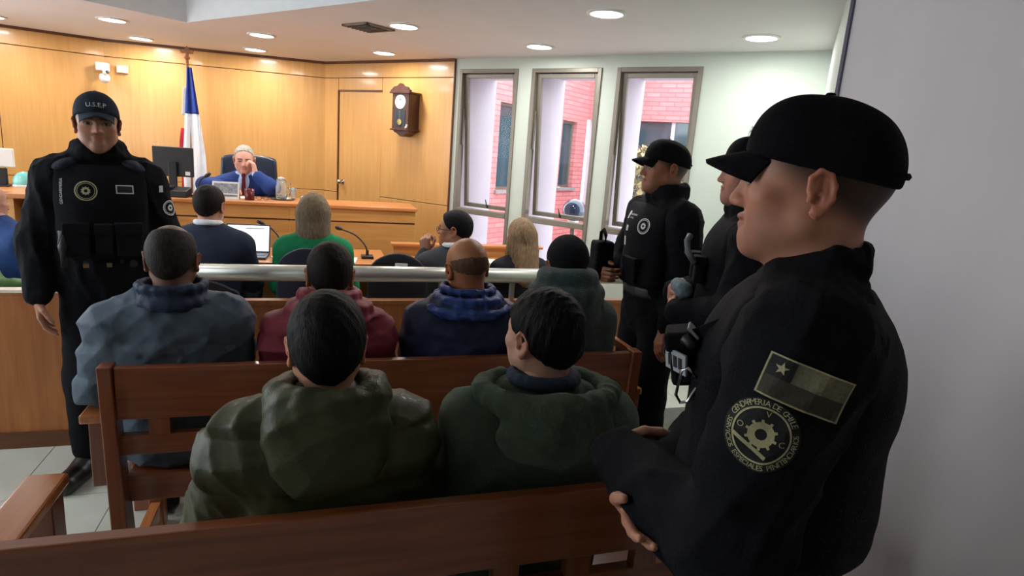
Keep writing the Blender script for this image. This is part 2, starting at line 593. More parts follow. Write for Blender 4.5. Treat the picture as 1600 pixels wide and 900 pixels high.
# wing across the end of the yard: brick band over a glazed strip
brick_slab('brick_wing', (SA - .25, OB, 2.37), (4.5, OB + .25, BT), bld)
brick_slab('brick_wing', (SA - .25, OB, -0.6), (4.5, OB + .25, 0.55), bld)
for i in range(8):
    x0 = SA + 0.02 + i * 0.78
    st = MB()
    st.box((x0, OB + .06, .55), (x0 + .06, OB + .14, 2.37)).box((x0 + .06, OB + .06, 1.87), (x0 + .78, OB + .12, 1.92))
    w_ = st.build('far_window', M_LILAC, bld)
    MB().box((x0 + .06, OB + .09, .55), (x0 + .78, OB + .10, 1.87)).build('pane', M_DARKPANE, w_)
    MB().box((x0 + .06, OB + .09, 1.92), (x0 + .78, OB + .10, 2.37)).build('pane', M_DARKPANE, w_)

# leafy shrub seen low in the third window
shrub = empty('garden_shrub', (0, 0, 0))
shrub.matrix_world = wm @ Matrix.Translation((0.35, 4.2, -0.6))
tag(shrub, 'leafy yellowish shrub growing in the yard, seen through the window nearest the guards', 'shrub')
leaf = MB()
for i in range(1500):
    a = random.uniform(0, 2 * math.pi); zz = random.random() ** .8
    r = 0.75 * math.sqrt(random.random()) * (1.05 - 0.55 * abs(zz - .45))
    c = Vector((r * math.cos(a), r * math.sin(a), 0.25 + zz * 2.25))
    R = Matrix.Rotation(random.uniform(0, 6.28), 3, 'Z') @ Matrix.Rotation(random.uniform(-1.2, 1.2), 3, 'X')
    w = random.uniform(.025, .05); l = w * 1.8
    leaf.add([R @ Vector(p) + c for p in ((0, -l, 0), (w, 0, .012), (0, l, 0), (-w, 0, .012))], [(0, 1, 2), (0, 2, 3)])
fo = leaf.build('foliage', mat('yellow_green_leaf', rgb(150, 138, 100), 0.7, vary=0.5, nscale=9), shrub)
fo['kind'] = 'stuff'
stm = MB()
for i in range(9):
    a = i * 0.7
    stm.tube([(0.05 * math.cos(a), 0.05 * math.sin(a), 0), (.25 * math.cos(a), .25 * math.sin(a), 1.0), (.5 * math.cos(a), .5 * math.sin(a), 2.1)], [.02, .014, .006], 6)
stm.build('stems', mat('bark', rgb(92, 70, 52), .9), shrub)

# dark globe on a pale post just outside the middle window
gl = empty('globe_lamp', (2.40, 5.60, -0.6))
tag(gl, 'dark blue glossy globe on a pale post outside the middle window', 'lamp')
prof = [(0.0, 1.865)] + [(0.118 * math.cos(rad(t)), 1.755 + 0.11 * math.sin(rad(t))) for t in range(80, -81, -16)] + [(0, 1.645)]
MB().lathe(prof, n=28).build('globe', mat('dark_blue_glass', rgb(36, 52, 78), 0.08, vary=0.05, coat=0.6), gl, smooth=True)
MB().lathe([(0.0, 1.60), (0.045, 1.60), (0.055, 1.655), (0, 1.655)], n=16).build('collar', M_WHITE, gl, smooth=False)
MB().tube([(0, 0, 0), (0, 0, 1.61)], 0.022, 12).build('post', M_WHITE, gl, smooth=True)

# ================================================================== CEILING FITTINGS
M_LENS = mat('lamp_lens', (1, 1, 1, 1), 0.4, vary=0, emit=(1.0, 0.98, 0.95, 1), estr=14.0)
lights = [((-2.594, 6.50), 'round recessed ceiling light cut by the left edge of the picture'),
          ((-1.548, 5.877), 'round ceiling light beside the grey recess, above the capped guard by the partition'),
          ((-1.585, 6.88), 'round ceiling light close to the veneer wall, between security camera and flagpole'),
          ((-0.445, 5.734), 'round ceiling light in front of the judge, at the corner of the grey recess'),
          ((-0.582, 6.743), 'round ceiling light close to the veneer wall above the judge'),
          ((0.555, 4.528), 'round ceiling light right beside the square air vent'),
          ((0.558, 5.927), 'round ceiling light in front of the flush door and wall clock'),
          ((1.576, 4.623), 'small round ceiling light in front of the middle window'),
          ((1.523, 3.358), 'largest round ceiling light, at the top edge of the picture'),
          ((2.564, 3.366), 'round ceiling light near the white corner above the guards')]
# two more fittings out of view on the left, added as fill light
lights += [((-2.9, 4.7), 'added unseen fill light over the far left end of the partition'), ((-2.9, 2.9), 'added unseen fill light left of the front bench')]
ring_me = MB().lathe([(0.092, 0.0), (0.112, 0.0), (0.112, -0.006), (0.092, -0.010), (0.088, -0.004), (0.088, 0.0)], n=32).mesh('trim_ring', True)
ring_me.materials.append(M_WHITE)
lens_me = MB().lathe([(0.0, -0.006), (0.09, -0.006), (0.09, 0.0), (0, 0)], n=32).mesh('lens')
lens_me.materials.append(M_LENS)
for n_, ((x, y), lab) in enumerate(lights):
    d = empty('ceiling_downlight', (x, y, HC - 0.002))
    tag(d, lab, 'ceiling light', 'recessed ceiling downlights')
    for nm, me in (('trim_ring', ring_me), ('lens', lens_me)):
        o = bpy.data.objects.new(nm, me)
        COL.objects.link(o)
        o.parent = d
    la = bpy.data.lights.new('lamp', 'AREA')
    la.shape = 'DISK'
    la.size = 0.17
    la.energy = LAMP_WATTS if n_ < 10 else FILL_WATTS
    la.color = (1.0, 0.975, 0.94)
    lo = bpy.data.objects.new('lamp', la)
    COL.objects.link(lo)
    lo.parent = d
    lo.location = (0, 0, -0.012)

vent = empty('ceiling_vent', (0.335, 4.745, HC - 0.001), math.atan2(-0.8, 0.6))
tag(vent, 'square louvred air vent set in the ceiling beside a round light', 'vent')
vm = mat('vent_metal', rgb(120, 110, 100), 0.5, metal=0.2)
fr = MB()
for a in range(4):
    R = Matrix.Rotation(a * math.pi / 2, 3, 'Z')
    fr.box((-0.13, -0.13, -0.012), (0.13, -0.105, 0), rot=R)
fr.build('frame', vm, vent)
for i in range(6):
    MB().box((-0.106, -0.012, -0.002), (0.106, 0.012, 0.002), rot=Matrix.Rotation(rad(38), 3, 'X'), at=(0, -0.088 + i * 0.035, -0.012)).build('slat', vm, vent)
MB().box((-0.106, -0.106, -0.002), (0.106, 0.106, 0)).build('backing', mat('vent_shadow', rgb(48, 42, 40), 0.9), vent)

# ================================================================== ON THE VENEER WALL
# pendulum clock
ck = bpy.data.objects.new('wall_clock', None)
COL.objects.link(ck)
ck.matrix_world = frame_of(P2, P3)[0] @ Matrix.Translation((1.245, -0.02, 1.73))
tag(ck, 'dark wooden pendulum wall clock with white dial beside the flush door', 'clock')
b = MB()
b.box((-0.105, -0.15, 0.07), (0.105, 0, 0.40))
b.build('case', W_CLOCK, ck, bevel=0.004)
MB().box((-0.128, -0.17, 0.395), (0.128, 0, 0.412)).box((-0.12, -0.16, 0.058), (0.12, 0, 0.074)).build('moulding', W_CLOCK, ck, bevel=0.004)
crest = []
for i in range(25):
    t = -1 + 2 * i / 24
    crest.append((0.12 * t, 0.412 + 0.022 + 0.045 * max(0, math.cos(t * 1.9)) + 0.008 * math.cos(t * 9)))
vs = [(-0.12, 0.412)] + crest + [(0.12, 0.412)]
n = len(vs)
MB().add([(x, -0.16, z) for x, z in vs] + [(x, -0.13, z) for x, z in vs], [tuple(range(n)), tuple(reversed(range(n, 2 * n)))] + [(i, (i + 1) % n, n + (i + 1) % n, n + i) for i in range(n)]).build('crest', W_CLOCK, ck)
fin = []
for i in range(13):
    t = -1 + 2 * i / 12
    fin.append((0.10 * t, 0.058 - 0.05 * math.cos(t * 1.5) - 0.006 * math.cos(t * 6)))
vs = [(0.10, 0.058), (-0.10, 0.058)] + fin
n = len(vs)
MB().add([(x, -0.13, z) for x, z in vs] + [(x, -0.02, z) for x, z in vs], [tuple(range(n)), tuple(reversed(range(n, 2 * n)))] + [(i, (i + 1) % n, n + (i + 1) % n, n + i) for i in range(n)]).build('base', W_CLOCK, ck)
dm = MB().lathe([(0, 0.004), (0.062, 0.004), (0.066, 0.0)], n=40)
dial = dm.build('dial', mat('clock_dial', rgb(226, 232, 232), 0.4, vary=0.0), ck)
dial.location = (0, -0.152, 0.318)
dial.rotation_euler = (rad(90), 0, 0)
for i in range(12):
    R = Matrix.Rotation(i * math.pi / 6, 3, 'Z')
    MB().box((-0.002, 0.048, 0.004), (0.002, 0.057, 0.0052), rot=R).build('hour_mark', M_BLACK, dial)
for a, l, w in ((4, .034, .003), (-12, .05, .002)):
    MB().box((-w, -0.006, 0.005), (w, l, 0.0065), rot=Matrix.Rotation(rad(a), 3, 'Z')).build('hand', M_BLACK, dial)
pw = MB().box((-0.066, -0.153, 0.095), (0.066, -0.149, 0.245)).build('pendulum_window', mat('dark_clock_glass', rgb(58, 66, 74), 0.08, vary=0.1), ck)
MB().lathe([(0, 0), (0.028, 0), (0.028, .004), (0, .006)], n=20).build('bob', mat('brass', rgb(170, 150, 96), 0.3, metal=0.9), pw, loc=(0, -0.156, 0.135)).rotation_euler = (rad(90), 0, 0)
MB().box((-0.002, -0.157, 0.135), (0.002, -0.154, 0.24)).build('rod', _mats['brass'], pw)
MB().tube([(0.085, -0.16, 0.085), (0.105, -0.175, 0.09), (0.11, -0.17, 0.115)], 0.01, 8).build('white_tag', M_WHITE, ck)

# security camera and its boxes near the wall corner
sc_ = empty('security_camera', (-1.975, 7.135, 2.145))
tag(sc_, 'small white dome security camera on the veneer wall corner', 'camera')
MB().box((-0.07, 0.0, 0.0), (0.03, 0.085, 0.075)).build('mount_box', M_WHITE, sc_, bevel=0.006)
MB().tube([(0, 0.02, 0.03), (0.01, -0.03, 0.0), (0.01, -0.03, -0.03)], 0.017, 10).build('arm', M_WHITE, sc_, smooth=True)
MB().lathe([(0, -0.03), (0.035, -0.035), (0.046, -0.06), (0.044, -0.085), (0.03, -0.108), (0, -0.118)], at=(0.01, -0.03, 0.0), n=24).build('dome', M_WHITE, sc_, smooth=True)
MB().lathe([(0, 0.012), (0.012, 0.01), (0.016, 0)], n=16).build('lens', M_BLACK, sc_, loc=(0.05, -0.075, -0.015)).rotation_euler = (rad(70), 0, rad(30))
jb = MB().box((-0.045, -0.012, -0.035), (0.055, 0.016, 0.035)).build('junction_box', mat('ivory_plastic', rgb(214, 200, 160), .5), bevel=0.004)
jb.matrix_world = frame_of(P1, P2)[0] @ Matrix.Translation((0.155, -0.034, 2.18))
tag(jb, 'ivory junction box on the veneer beside the dome camera', 'wall box')
MB().box((-0.03, -0.015, -0.022), (0.035, -0.011, 0.022)).build('cover', M_WHITE, jb)
# ================================================================== PARTITION AND RAIL
lp = empty('low_partition', (0.55, 3.52, 0))
tag(lp, 'low wooden partition behind the steel rail, in front of the seated men', 'partition')
for i in range(3):
    x0 = -1.50 + i * 1.0
    MB().box((x0 + .003, -0.02, 0.0), (x0 + 0.997, 0.02, 0.745)).build('panel', W_PART, lp, bevel=0.003)
MB().box((-1.50, -0.03, 0.745), (1.50, 0.03, 0.772)).build('cap_board', W_PART, lp, bevel=0.004)
MB().box((-1.50, -0.03, 0.0), (1.50, -0.0205, 0.085)).build('plinth', W_DARK, lp)

lg = empty('low_partition', (-2.28, 3.50, 0))
tag(lg, 'taller wooden partition panel left of the capped guard, pale edge on top', 'partition')
for i in range(2):
    x0 = -1.30 + i * 1.3
    MB().box((x0 + .003, -0.02, 0.0), (x0 + 1.297, 0.02, 0.815)).build('panel', W_PART, lg, bevel=0.003)
MB().box((-1.30, -0.03, 0.815), (1.30, 0.03, 0.832)).build('cap_board', mat('pale_edge', rgb(226, 214, 196), 0.4), lg, bevel=0.003)
MB().box((-1.30, -0.032, 0.0), (1.30, -0.0205, 0.085)).build('plinth', W_DARK, lg)

sr = empty('steel_rail', (0, 3.50, 0))
tag(sr, 'thick brushed steel tube rail above the wooden partition', 'rail')
MB().tube([(-0.94, 0, 0.925), (2.04, 0, 0.925)], 0.045, 28).build('tube', M_STEEL, sr, smooth=True)
for x in (-0.86, 0.02, 0.70, 1.14, 1.98):
    MB().box((x - .012, -0.006, 0.772), (x + .012, 0.03, 0.89)).build('bracket', M_STEEL, sr)

# ================================================================== PUBLIC BENCHES
BL, BR = -0.676, 1.292      # outer faces of the end posts

def make_bench():
    r = empty('courtroom_bench', (0, 0, 0))
    # y = 0 is the rear face of the backrest, +y is towards the court
    for x0, x1, s in ((BL, BL + 0.062, 1), (BR - 0.062, BR, -1)):
        p = MB()
        xa, xb = (x0, x1)
        zt = 0.885
        if s > 0:
            lo = [(xa + .014, -0.01, 0), (xb + .006, -0.01, 0), (xb + .006, 0.085, 0), (xa + .014, 0.085, 0)]
            hi = [(xa, -0.014, zt), (xb - .02, -0.014, zt), (xb - .02, 0.05, zt), (xa, 0.05, zt)]
        else:
            lo = [(xa - .006, -0.01, 0), (xb - .014, -0.01, 0), (xb - .014, 0.085, 0), (xa - .006, 0.085, 0)]
            hi = [(xa + .02, -0.014, zt), (xb, -0.014, zt), (xb, 0.05, zt), (xa + .02, 0.05, zt)]
        p.add(lo + hi, [(3, 2, 1, 0), (4, 5, 6, 7), (0, 1, 5, 4), (1, 2, 6, 5), (2, 3, 7, 6), (3, 0, 4, 7)])
        p.build('back_post', W_BENCH_Z, r, bevel=0.004)
        fx0, fx1 = (x0 + .012, x1 + .004) if s > 0 else (x0 - .004, x1 - .012)
        MB().box((fx0, 0.44, 0), (fx1, 0.51, 0.425)).build('front_leg', W_BENCH_Z, r, bevel=0.004)
        MB().box((fx0 + .008, 0.085, 0.06), (fx1 - .008, 0.44, 0.13)).build('runner', W_BENCH_LIT, r, bevel=0.003)
        # arm board and its front support stand just outside the post
        ax0, ax1 = (x0 - 0.108, x0 - 0.004) if s > 0 else (x1 + 0.004, x1 + 0.108)
        MB().box((ax0, 0.13, 0.628), (ax1, 0.70, 0.662)).build('armrest', W_BENCH_LIT, r, bevel=0.008)
        MB().box((ax0 + .022, 0.60, 0.0), (ax1 - .012, 0.68, 0.628)).build('arm_support', W_BENCH_Z, r, bevel=0.004)
        MB().box((ax0 + .022, 0.15, 0.38), (ax1 + .0, 0.21, 0.628)).build('arm_support', W_BENCH_Z, r, bevel=0.004)
    xi, xj = BL + 0.045, BR - 0.045
    def rail(name, z0, z1, y0, y1, m=W_BENCH):
        MB().box((xi, y0, z0), (xj, y1, z1)).build(name, m, r, bevel=0.004)
    rail('top_rail', 0.695, 0.878, 0.0, 0.034)
    rail('middle_rail', 0.562, 0.635, 0.010, 0.044)
    rail('seat_apron', 0.372, 0.470, 0.040, 0.066)
    n = 10
    L = xj - xi
    for i in range(n):
        x = xi + L * (i + 0.5) / n + 0.03
        MB().box((x - 0.032, 0.006, 0.635), (x + 0.032, 0.040, 0.695)).build('slat', W_BENCH_Z, r)
    for k in range(3):
        MB().box((xi, 0.068 + k * 0.15, 0.428), (xj, 0.212 + k * 0.15, 0.452)).build('seat_plank', W_BENCH, r, bevel=0.004)
    MB().box((xi, 0.455, 0.36), (xj, 0.48, 0.428)).build('front_rail', W_BENCH, r, bevel=0.003)
    return r

bench_a = make_bench()
bench_a.location = (0, 2.17, 0)
tag(bench_a, 'brown wooden bench with slotted back, seating the row of four men', 'bench', 'public benches')
bench_b = copy_tree(bench_a)
bench_b.location = (0, 1.205, 0)
tag(bench_b, 'brown wooden bench nearest the viewer, seating the two men in green jackets', 'bench', 'public benches')
# a taller upright joined by a short board at the guards' end of that bench
MB().box((BR - .03, 0.30, 0.455), (BR, 0.34, 0.955)).build('end_upright', W_BENCH_LIT, bench_a, bevel=0.003)
MB().box((BR - .024, 0.052, 0.845), (BR, 0.30, 0.878)).build('side_board', W_BENCH_LIT, bench_a, bevel=0.003)

# ================================================================== JUDGE'S DAIS
plat = MB().box((-3.3, 5.34, 0), (0.76, 6.62, 0.30)).build('floor_platform', mat('dais_carpet', rgb(96, 78, 62), 0.95))
struct(plat)
dz = empty('judge_dais', (0, 5.30, 0))
tag(dz, 'long veneered judge\'s desk with overhanging top across the front of the court', 'desk')
for i, (x0, x1) in enumerate(((-3.3, -2.28), (-2.28, -1.25), (-1.25, -0.22), (-0.22, 0.80))):
    MB().box((x0 + .003, 0.0, 0.0), (x1 - .003, 0.03, 0.99)).build('front_panel', W_DAIS, dz, bevel=0.002)
    MB().box((x0 + .001, -0.008, 1.002), (x1 - .001, 0.03, 1.10)).build('upper_band', W_DAIS, dz, bevel=0.002)
MB().box((-3.3, 0.012, 0.985), (0.80, 0.03, 1.004)).build('groove', W_DARK, dz)
MB().box((0.77, 0.03, 0.0), (0.80, 0.45, 1.10)).build('side_panel', W_DAIS, dz, bevel=0.002)
MB().box((-3.32, -0.03, 1.102), (0.815, 0.47, 1.130)).build('desk_top', W_TABLE, dz, bevel=0.006)
DT = 1.1305

ld = empty('side_desk', (-1.83, 5.145, 0))
tag(ld, 'small pale wooden stand in front of the dais, half hidden by the capped guard', 'desk')
MB().box((-0.22, -0.08, 1.10), (0.22, 0.12, 1.135)).build('top', W_TABLE, ld, bevel=0.005)
for sx in (-0.20, 0.17):
    MB().box((sx, -0.07, 0), (sx + .03, 0.11, 1.10)).build('side_panel', W_DAIS, ld)
MB().box((-0.17, 0.08, 0.0), (0.17, 0.11, 1.10)).build('back_panel', W_DARK, ld)

# things on the judge's desk
def monitor(name, loc, rz, w, h, back, lab, cat='monitor', stand=True):
    r = empty(name, loc, rz)
    tag(r, lab, cat)
    MB().box((-w / 2, -0.012, 0.14), (w / 2, 0.018, 0.14 + h)).build('housing', back, r, bevel=0.008)
    MB().box((-w / 2 + .012, 0.0181, 0.152), (w / 2 - .012, 0.020, 0.128 + h)).build('screen', M_BLACK, r)
    MB().box((-0.03, -0.035, 0.012), (0.03, -0.012, 0.26)).build('neck', M_BLACK, r, bevel=0.004)
    MB().box((-0.11, -0.09, 0.0), (0.11, 0.08, 0.012)).build('foot', M_BLACK, r, bevel=0.005)
    return r

mo = monitor('computer_monitor', (-1.115, 5.64, DT), rad(-4), 0.30, 0.235, mat('monitor_back', rgb(38, 38, 40), 0.5), 'black computer monitor seen from behind on the judge\'s desk')
MB().box((0.09, -0.0145, 0.155), (0.125, -0.012, 0.185)).build('sticker', M_PAPER, mo)
wmn = monitor('desk_screen', (-2.345, 5.66, DT), rad(8), 0.28, 0.14, M_WHITE, 'white backed screen on the dais at the left edge of the picture', 'screen')
for o in wmn.children:
    if o.name.startswith('neck'):
        o.scale = (3.2, 1.0, 0.52)

dome = empty('glass_dome', (-2.145, 5.66, DT))
tag(dome, 'turquoise glass dome paperweight on the dais beside the white screen', 'ornament')
MB().lathe([(0.0, 0.0), (0.075, 0.0), (0.078, 0.012), (0.07, 0.018)], n=28).build('foot', M_WHITE, dome)
MB().lathe([(0.07, 0.014)] + [(0.074 * math.cos(rad(t)), 0.03 + 0.085 * math.sin(rad(t))) for t in range(0, 91, 10)], n=28).build('dome', mat('turquoise_glass', rgb(120, 196, 190), 0.1, vary=0.1, nscale=30, coat=.5), dome, smooth=True)

# name card: a printed tent card
cd = empty('name_card', (-0.705, 5.40, DT), rad(-3))
tag(cd, 'printed grey and white tent card standing in front of the judge', 'card')
MB().add([(-0.10, 0, 0), (0.10, 0, 0), (0.10, 0.035, 0.135), (-0.10, 0.035, 0.135), (-0.10, 0.07, 0), (0.10, 0.07, 0),
          (-0.10, 0.003, 0), (0.10, 0.003, 0), (0.10, 0.035, 0.131), (-0.10, 0.035, 0.131), (-0.10, 0.067, 0), (0.10, 0.067, 0)],
         [(0, 1, 2, 3), (3, 2, 5, 4), (6, 9, 8, 7), (9, 10, 11, 8), (0, 6, 7, 1), (4, 5, 11, 10)]).build('card', M_PAPER, cd)
R = Matrix.Rotation(math.atan2(0.035, 0.135) * -1, 3, 'X')
for k, (z0, z1, g) in enumerate(((0.045, 0.125, 150), (0.02, 0.035, 120))):
    MB().box((-0.088, -0.0015, z0), (0.088, -0.0005, z1), rot=R).build('print', mat('card_print_%d' % k, rgb(g, g + 6, g + 14), 0.8, vary=0.35, nscale=60), cd)

mg = empty('mug', (-0.528, 5.42, DT), rad(100))
tag(mg, 'dark red mug on the judge\'s desk beside the printed card', 'mug')
mred = mat('maroon_glaze', rgb(96, 26, 30), 0.25)
MB().lathe([(0, 0), (0.034, 0), (0.037, 0.005), (0.037, 0.088), (0.033, 0.088), (0.033, 0.01), (0, 0.01)], n=24).build('cup', mred, mg, smooth=True)
MB().tube([(0.036, 0, 0.07), (0.058, 0, 0.066), (0.062, 0, 0.04), (0.038, 0, 0.02)], 0.005, 8).build('handle', mred, mg, smooth=True)

gs = empty('spectacles', (-0.428, 5.38, DT), rad(10))
tag(gs, 'folded spectacles lying open on the judge\'s desk', 'spectacles')
ring = lambda cx: [(cx + .02 * math.cos(t * .5236), 0.0, .022 + .017 * math.sin(t * .5236)) for t in range(13)]
MB().tube(ring(-.026), .002, 6).tube(ring(.026), .002, 6).tube([(-.006, 0, .024), (.006, 0, .024)], .002, 6).build('rims', M_BLACK, gs)
for s in (-1, 1):
    MB().tube([(s * .046, 0, .026), (s * .047, .10, .018), (s * .044, .125, .004)], .0018, 6).build('temple', M_BLACK, gs)

glassm = bpy.data.materials.new('clear_glass')
glassm.use_nodes = True
gb = glassm.node_tree.nodes['Principled BSDF']
gb.inputs['Transmission Weight'].default_value = 0.85
gb.inputs['Roughness'].default_value = 0.05
gb.inputs['Base Color'].default_value = (0.92, 0.96, 0.96, 1)
gb.inputs['IOR'].default_value = 1.2
ty = MB().lathe([(0, 0.002), (0.088, 0.002), (0.10, 0.012), (0.103, 0.012), (0.09, 0.0), (0, 0)], at=(0, 0, 0), n=32).build('serving_tray', mat('silver_tray', rgb(120, 116, 108), 0.25, metal=0.8), smooth=True, loc=(-0.285, 5.575, DT))
tag(ty, 'small round metal tray carrying the water jug', 'tray')
jg = empty('water_jug', (-0.295, 5.58, DT + 0.003))
tag(jg, 'glass water jug on the round tray', 'jug')
MB().lathe([(0, 0), (0.038, 0), (0.046, 0.02), (0.046, 0.10), (0.036, 0.14), (0.040, 0.165), (0.038, 0.165), (0.033, 0.14), (0.043, 0.10), (0.043, 0.02), (0, 0.006)], n=28).build('body', glassm, jg, smooth=True)
MB().tube([(0.038, 0, 0.145), (0.075, 0, 0.135), (0.078, 0, 0.07), (0.045, 0, 0.04)], 0.006, 8).build('handle', glassm, jg, smooth=True)
MB().lathe([(0, 0.168), (0.026, 0.168), (0.030, 0.176), (0, 0.186)], n=24).build('lid', M_WHITE, jg, smooth=True)
for (x, y, rr, lab) in ((-0.21, 5.72, 0.03, 'clear drinking glass beside the water jug'), (-1.175, 5.42, 0.033, 'clear drinking glass below the black monitor')):
    tag(MB().lathe([(0, 0), (rr * .85, 0), (rr, 0.09), (rr - .003, 0.09), (rr * .8, 0.006), (0, 0.006)], n=24).build('drinking_glass', glassm, smooth=True, loc=(x, y, DT)), lab, 'glass')
for k, (x, y, w, d_, h, rz, lab) in enumerate(((-0.12, 5.62, .075, .07, .014, 4, 'lower book of the pair at the right of the tray'),)):
    bk = empty('book', (x + .05, y, DT), rad(rz))
    tag(bk, lab, 'book')
    MB().box((-w, -d_, 0), (w, d_, .003)).box((-w, -d_, h - .003), (w, d_, h)).box((-w, d_ - .004, 0.003), (w, d_, h - .003)).build('cover', mat('grey_cover', rgb(120, 112, 104), .6), bk)
    MB().box((-w + .004, -d_ + .003, .003), (w - .004, d_ - .005, h - .003)).build('pages', M_PAPER, bk)
bk2 = empty('book', (-0.07, 5.63, DT + .0142), rad(-4))
tag(bk2, 'upper pale book of the pair at the right of the tray', 'book')
MB().box((-.065, -.06, 0), (.065, .06, .003)).box((-.065, -.06, .010), (.065, .06, .013)).box((-.065, .056, .003), (.065, .06, .010)).build('cover', mat('pale_cover', rgb(206, 200, 186), .6), bk2)
MB().box((-.061, -.056, .003), (.061, .055, .010)).build('pages', M_PAPER, bk2)
pp = MB().box((-.07, -.085, 0), (.07, .085, .004)).build('paper_sheets', M_PAPER, loc=(-0.578, 5.57, DT))
pp.rotation_euler = (0, 0, rad(1))
tag(pp, 'white papers lying in front of the judge', 'papers')
bx_ = empty('desk_phone', (-1.045, 5.42, DT), rad(-6))
tag(bx_, 'black desk telephone in front of the monitor foot', 'telephone')
MB().add([(-.08, -.07, 0), (.08, -.07, 0), (.08, .07, 0), (-.08, .07, 0), (-.08, -.07, .05), (.08, -.07, .05), (.08, .07, .075), (-.08, .07, .075)],
         [(3, 2, 1, 0), (4, 5, 6, 7), (0, 1, 5, 4), (1, 2, 6, 5), (2, 3, 7, 6), (3, 0, 4, 7)]).build('base', M_BLACK, bx_, bevel=0.006)
MB().box((-.075, -.06, .06), (-.03, .06, .085)).build('handset', M_BLACK, bx_, bevel=0.01)

def gooseneck(loc, pts, lab):
    r = empty('gooseneck_microphone', loc)
    tag(r, lab, 'microphone', 'desk microphones')
    MB().box((-.045, -.05, 0), (.045, .05, .022)).build('base', M_BLACK, r, bevel=0.006)
    P = [Vector(p) for p in pts]
    sm = []
    for i in range(len(P) - 1):
        p0, p1, p2, p3 = P[max(i - 1, 0)], P[i], P[i + 1], P[min(i + 2, len(P) - 1)]
        for k in range(6):
            t = k / 6
            sm.append(0.5 * ((2 * p1) + (p2 - p0) * t + (2 * p0 - 5 * p1 + 4 * p2 - p3) * t * t + (-p0 + 3 * p1 - 3 * p2 + p3) * t ** 3))
    sm.append(P[-1])
    MB().tube([(0, 0, .02), (0, 0, .06)], .012, 10).build('socket', M_BLACK, r)
    MB().tube(sm, .006, 8).build('neck', M_BLACK, r, smooth=True)
    d = (sm[-1] - sm[-3]).normalized()
    MB().tube([sm[-1] - d * .005, sm[-1] + d * .01, sm[-1] + d * .03, sm[-1] + d * .045, sm[-1] + d * .05], [.008, .014, .016, .012, .004], 12).build('foam', M_BLACK, r, smooth=True)

gooseneck((-0.905, 5.45, DT), [(0, 0, .05), (0, 0, .10), (.02, 0, .14), (.05, .0, .165)], 'gooseneck microphone on the judge\'s desk beside the monitor')

# flag of blue, white and red on a wooden pole
fl_ = empty('flag_on_pole', (-1.20, 6.86, 0.30))
tag(fl_, 'blue, white and red flag hanging from a wooden pole behind the judge', 'flag')
wp = mat('pole_wood', rgb(150, 96, 62), 0.4)
MB().tube([(0, 0, 0.03), (0, 0, 2.02)], 0.014, 12).build('pole', wp, fl_, smooth=True)
MB().lathe([(0, 0), (0.16, 0), (0.16, 0.02), (0.05, 0.05), (0.02, 0.09), (0, 0.09)], n=28).build('base', wp, fl_)
fn = MB()
fn.lathe([(0, 2.0), (0.026, 2.005), (0.03, 2.02), (0.016, 2.035), (0.02, 2.05), (0.014, 2.06), (0, 2.06)], n=16)
fn.add([(-0.05, 0, 2.055), (-0.062, 0, 2.09), (-0.03, 0, 2.08), (0, 0, 2.125), (0.03, 0, 2.08), (0.062, 0, 2.09), (0.05, 0, 2.055),
        (-0.05, .012, 2.055), (-0.062, .012, 2.09), (-0.03, .012, 2.08), (0, .012, 2.125), (0.03, .012, 2.08), (0.062, .012, 2.09), (0.05, .012, 2.055)],
       [(0, 1, 2, 3, 4, 5, 6), (13, 12, 11, 10, 9, 8, 7)] + [(i, (i + 1) % 7, 7 + (i + 1) % 7, 7 + i) for i in range(7)])
fn.build('finial', wp, fl_)

def drape(z0, z1, fold0, w_of, m, name, star=False):
    def f(u, v):
        z = z0 + (z1 - z0) * v
        w = w_of(z)
        x = (-0.50 + u) * w + 0.02
        y = -0.03 - 0.028 * math.sin(u * 13 + 0.6 * math.sin(z * 3)) * min(1, w / .12)
        return (x + 0.04 * max(0, 2.0 - z) * .5, y, z), (0, -1, 0)
    return MB().sheet(f, 36, 14, 0.003).build(name, m, fl_, smooth=True)

fblue = mat('flag_blue', rgb(48, 72, 160), 0.8, vary=.08)
fwhite = mat('flag_white', rgb(232, 232, 236), 0.8, vary=.04)
fred = mat('flag_red', rgb(206, 40, 60), 0.8, vary=.06)
wof = lambda z: 0.045 + 0.165 * min(1, max(0, (1.92 - z) / 0.85))
drape(1.93, 1.50, 0, wof, fblue, 'blue_canton')
drape(1.50, 0.55, 0, wof, fwhite, 'white_field')
def redf(u, v):
    z = 1.36 - 0.85 * v
    w = wof(z)
    return (-0.5 * w + 0.018 - 0.028 * math.sin(v * 9) * .3 - .02 + u * 0.035 + 0.02 * max(0, 2 - z), -0.045 + 0.03 * u, z), (0, -1, 0)
MB().sheet(redf, 6, 14, 0.003).build('red_field', fred, fl_, smooth=True)
def whf(u, v):
    z = 1.74 - 0.26 * v
    w = wof(z)
    return (-0.5 * w + .01 - 0.012 + u * 0.03 + 0.02 * max(0, 2 - z), -0.05 + 0.02 * u, z), (0, -1, 0)
MB().sheet(whf, 4, 8, 0.003).build('star_fold', fwhite, fl_, smooth=True)

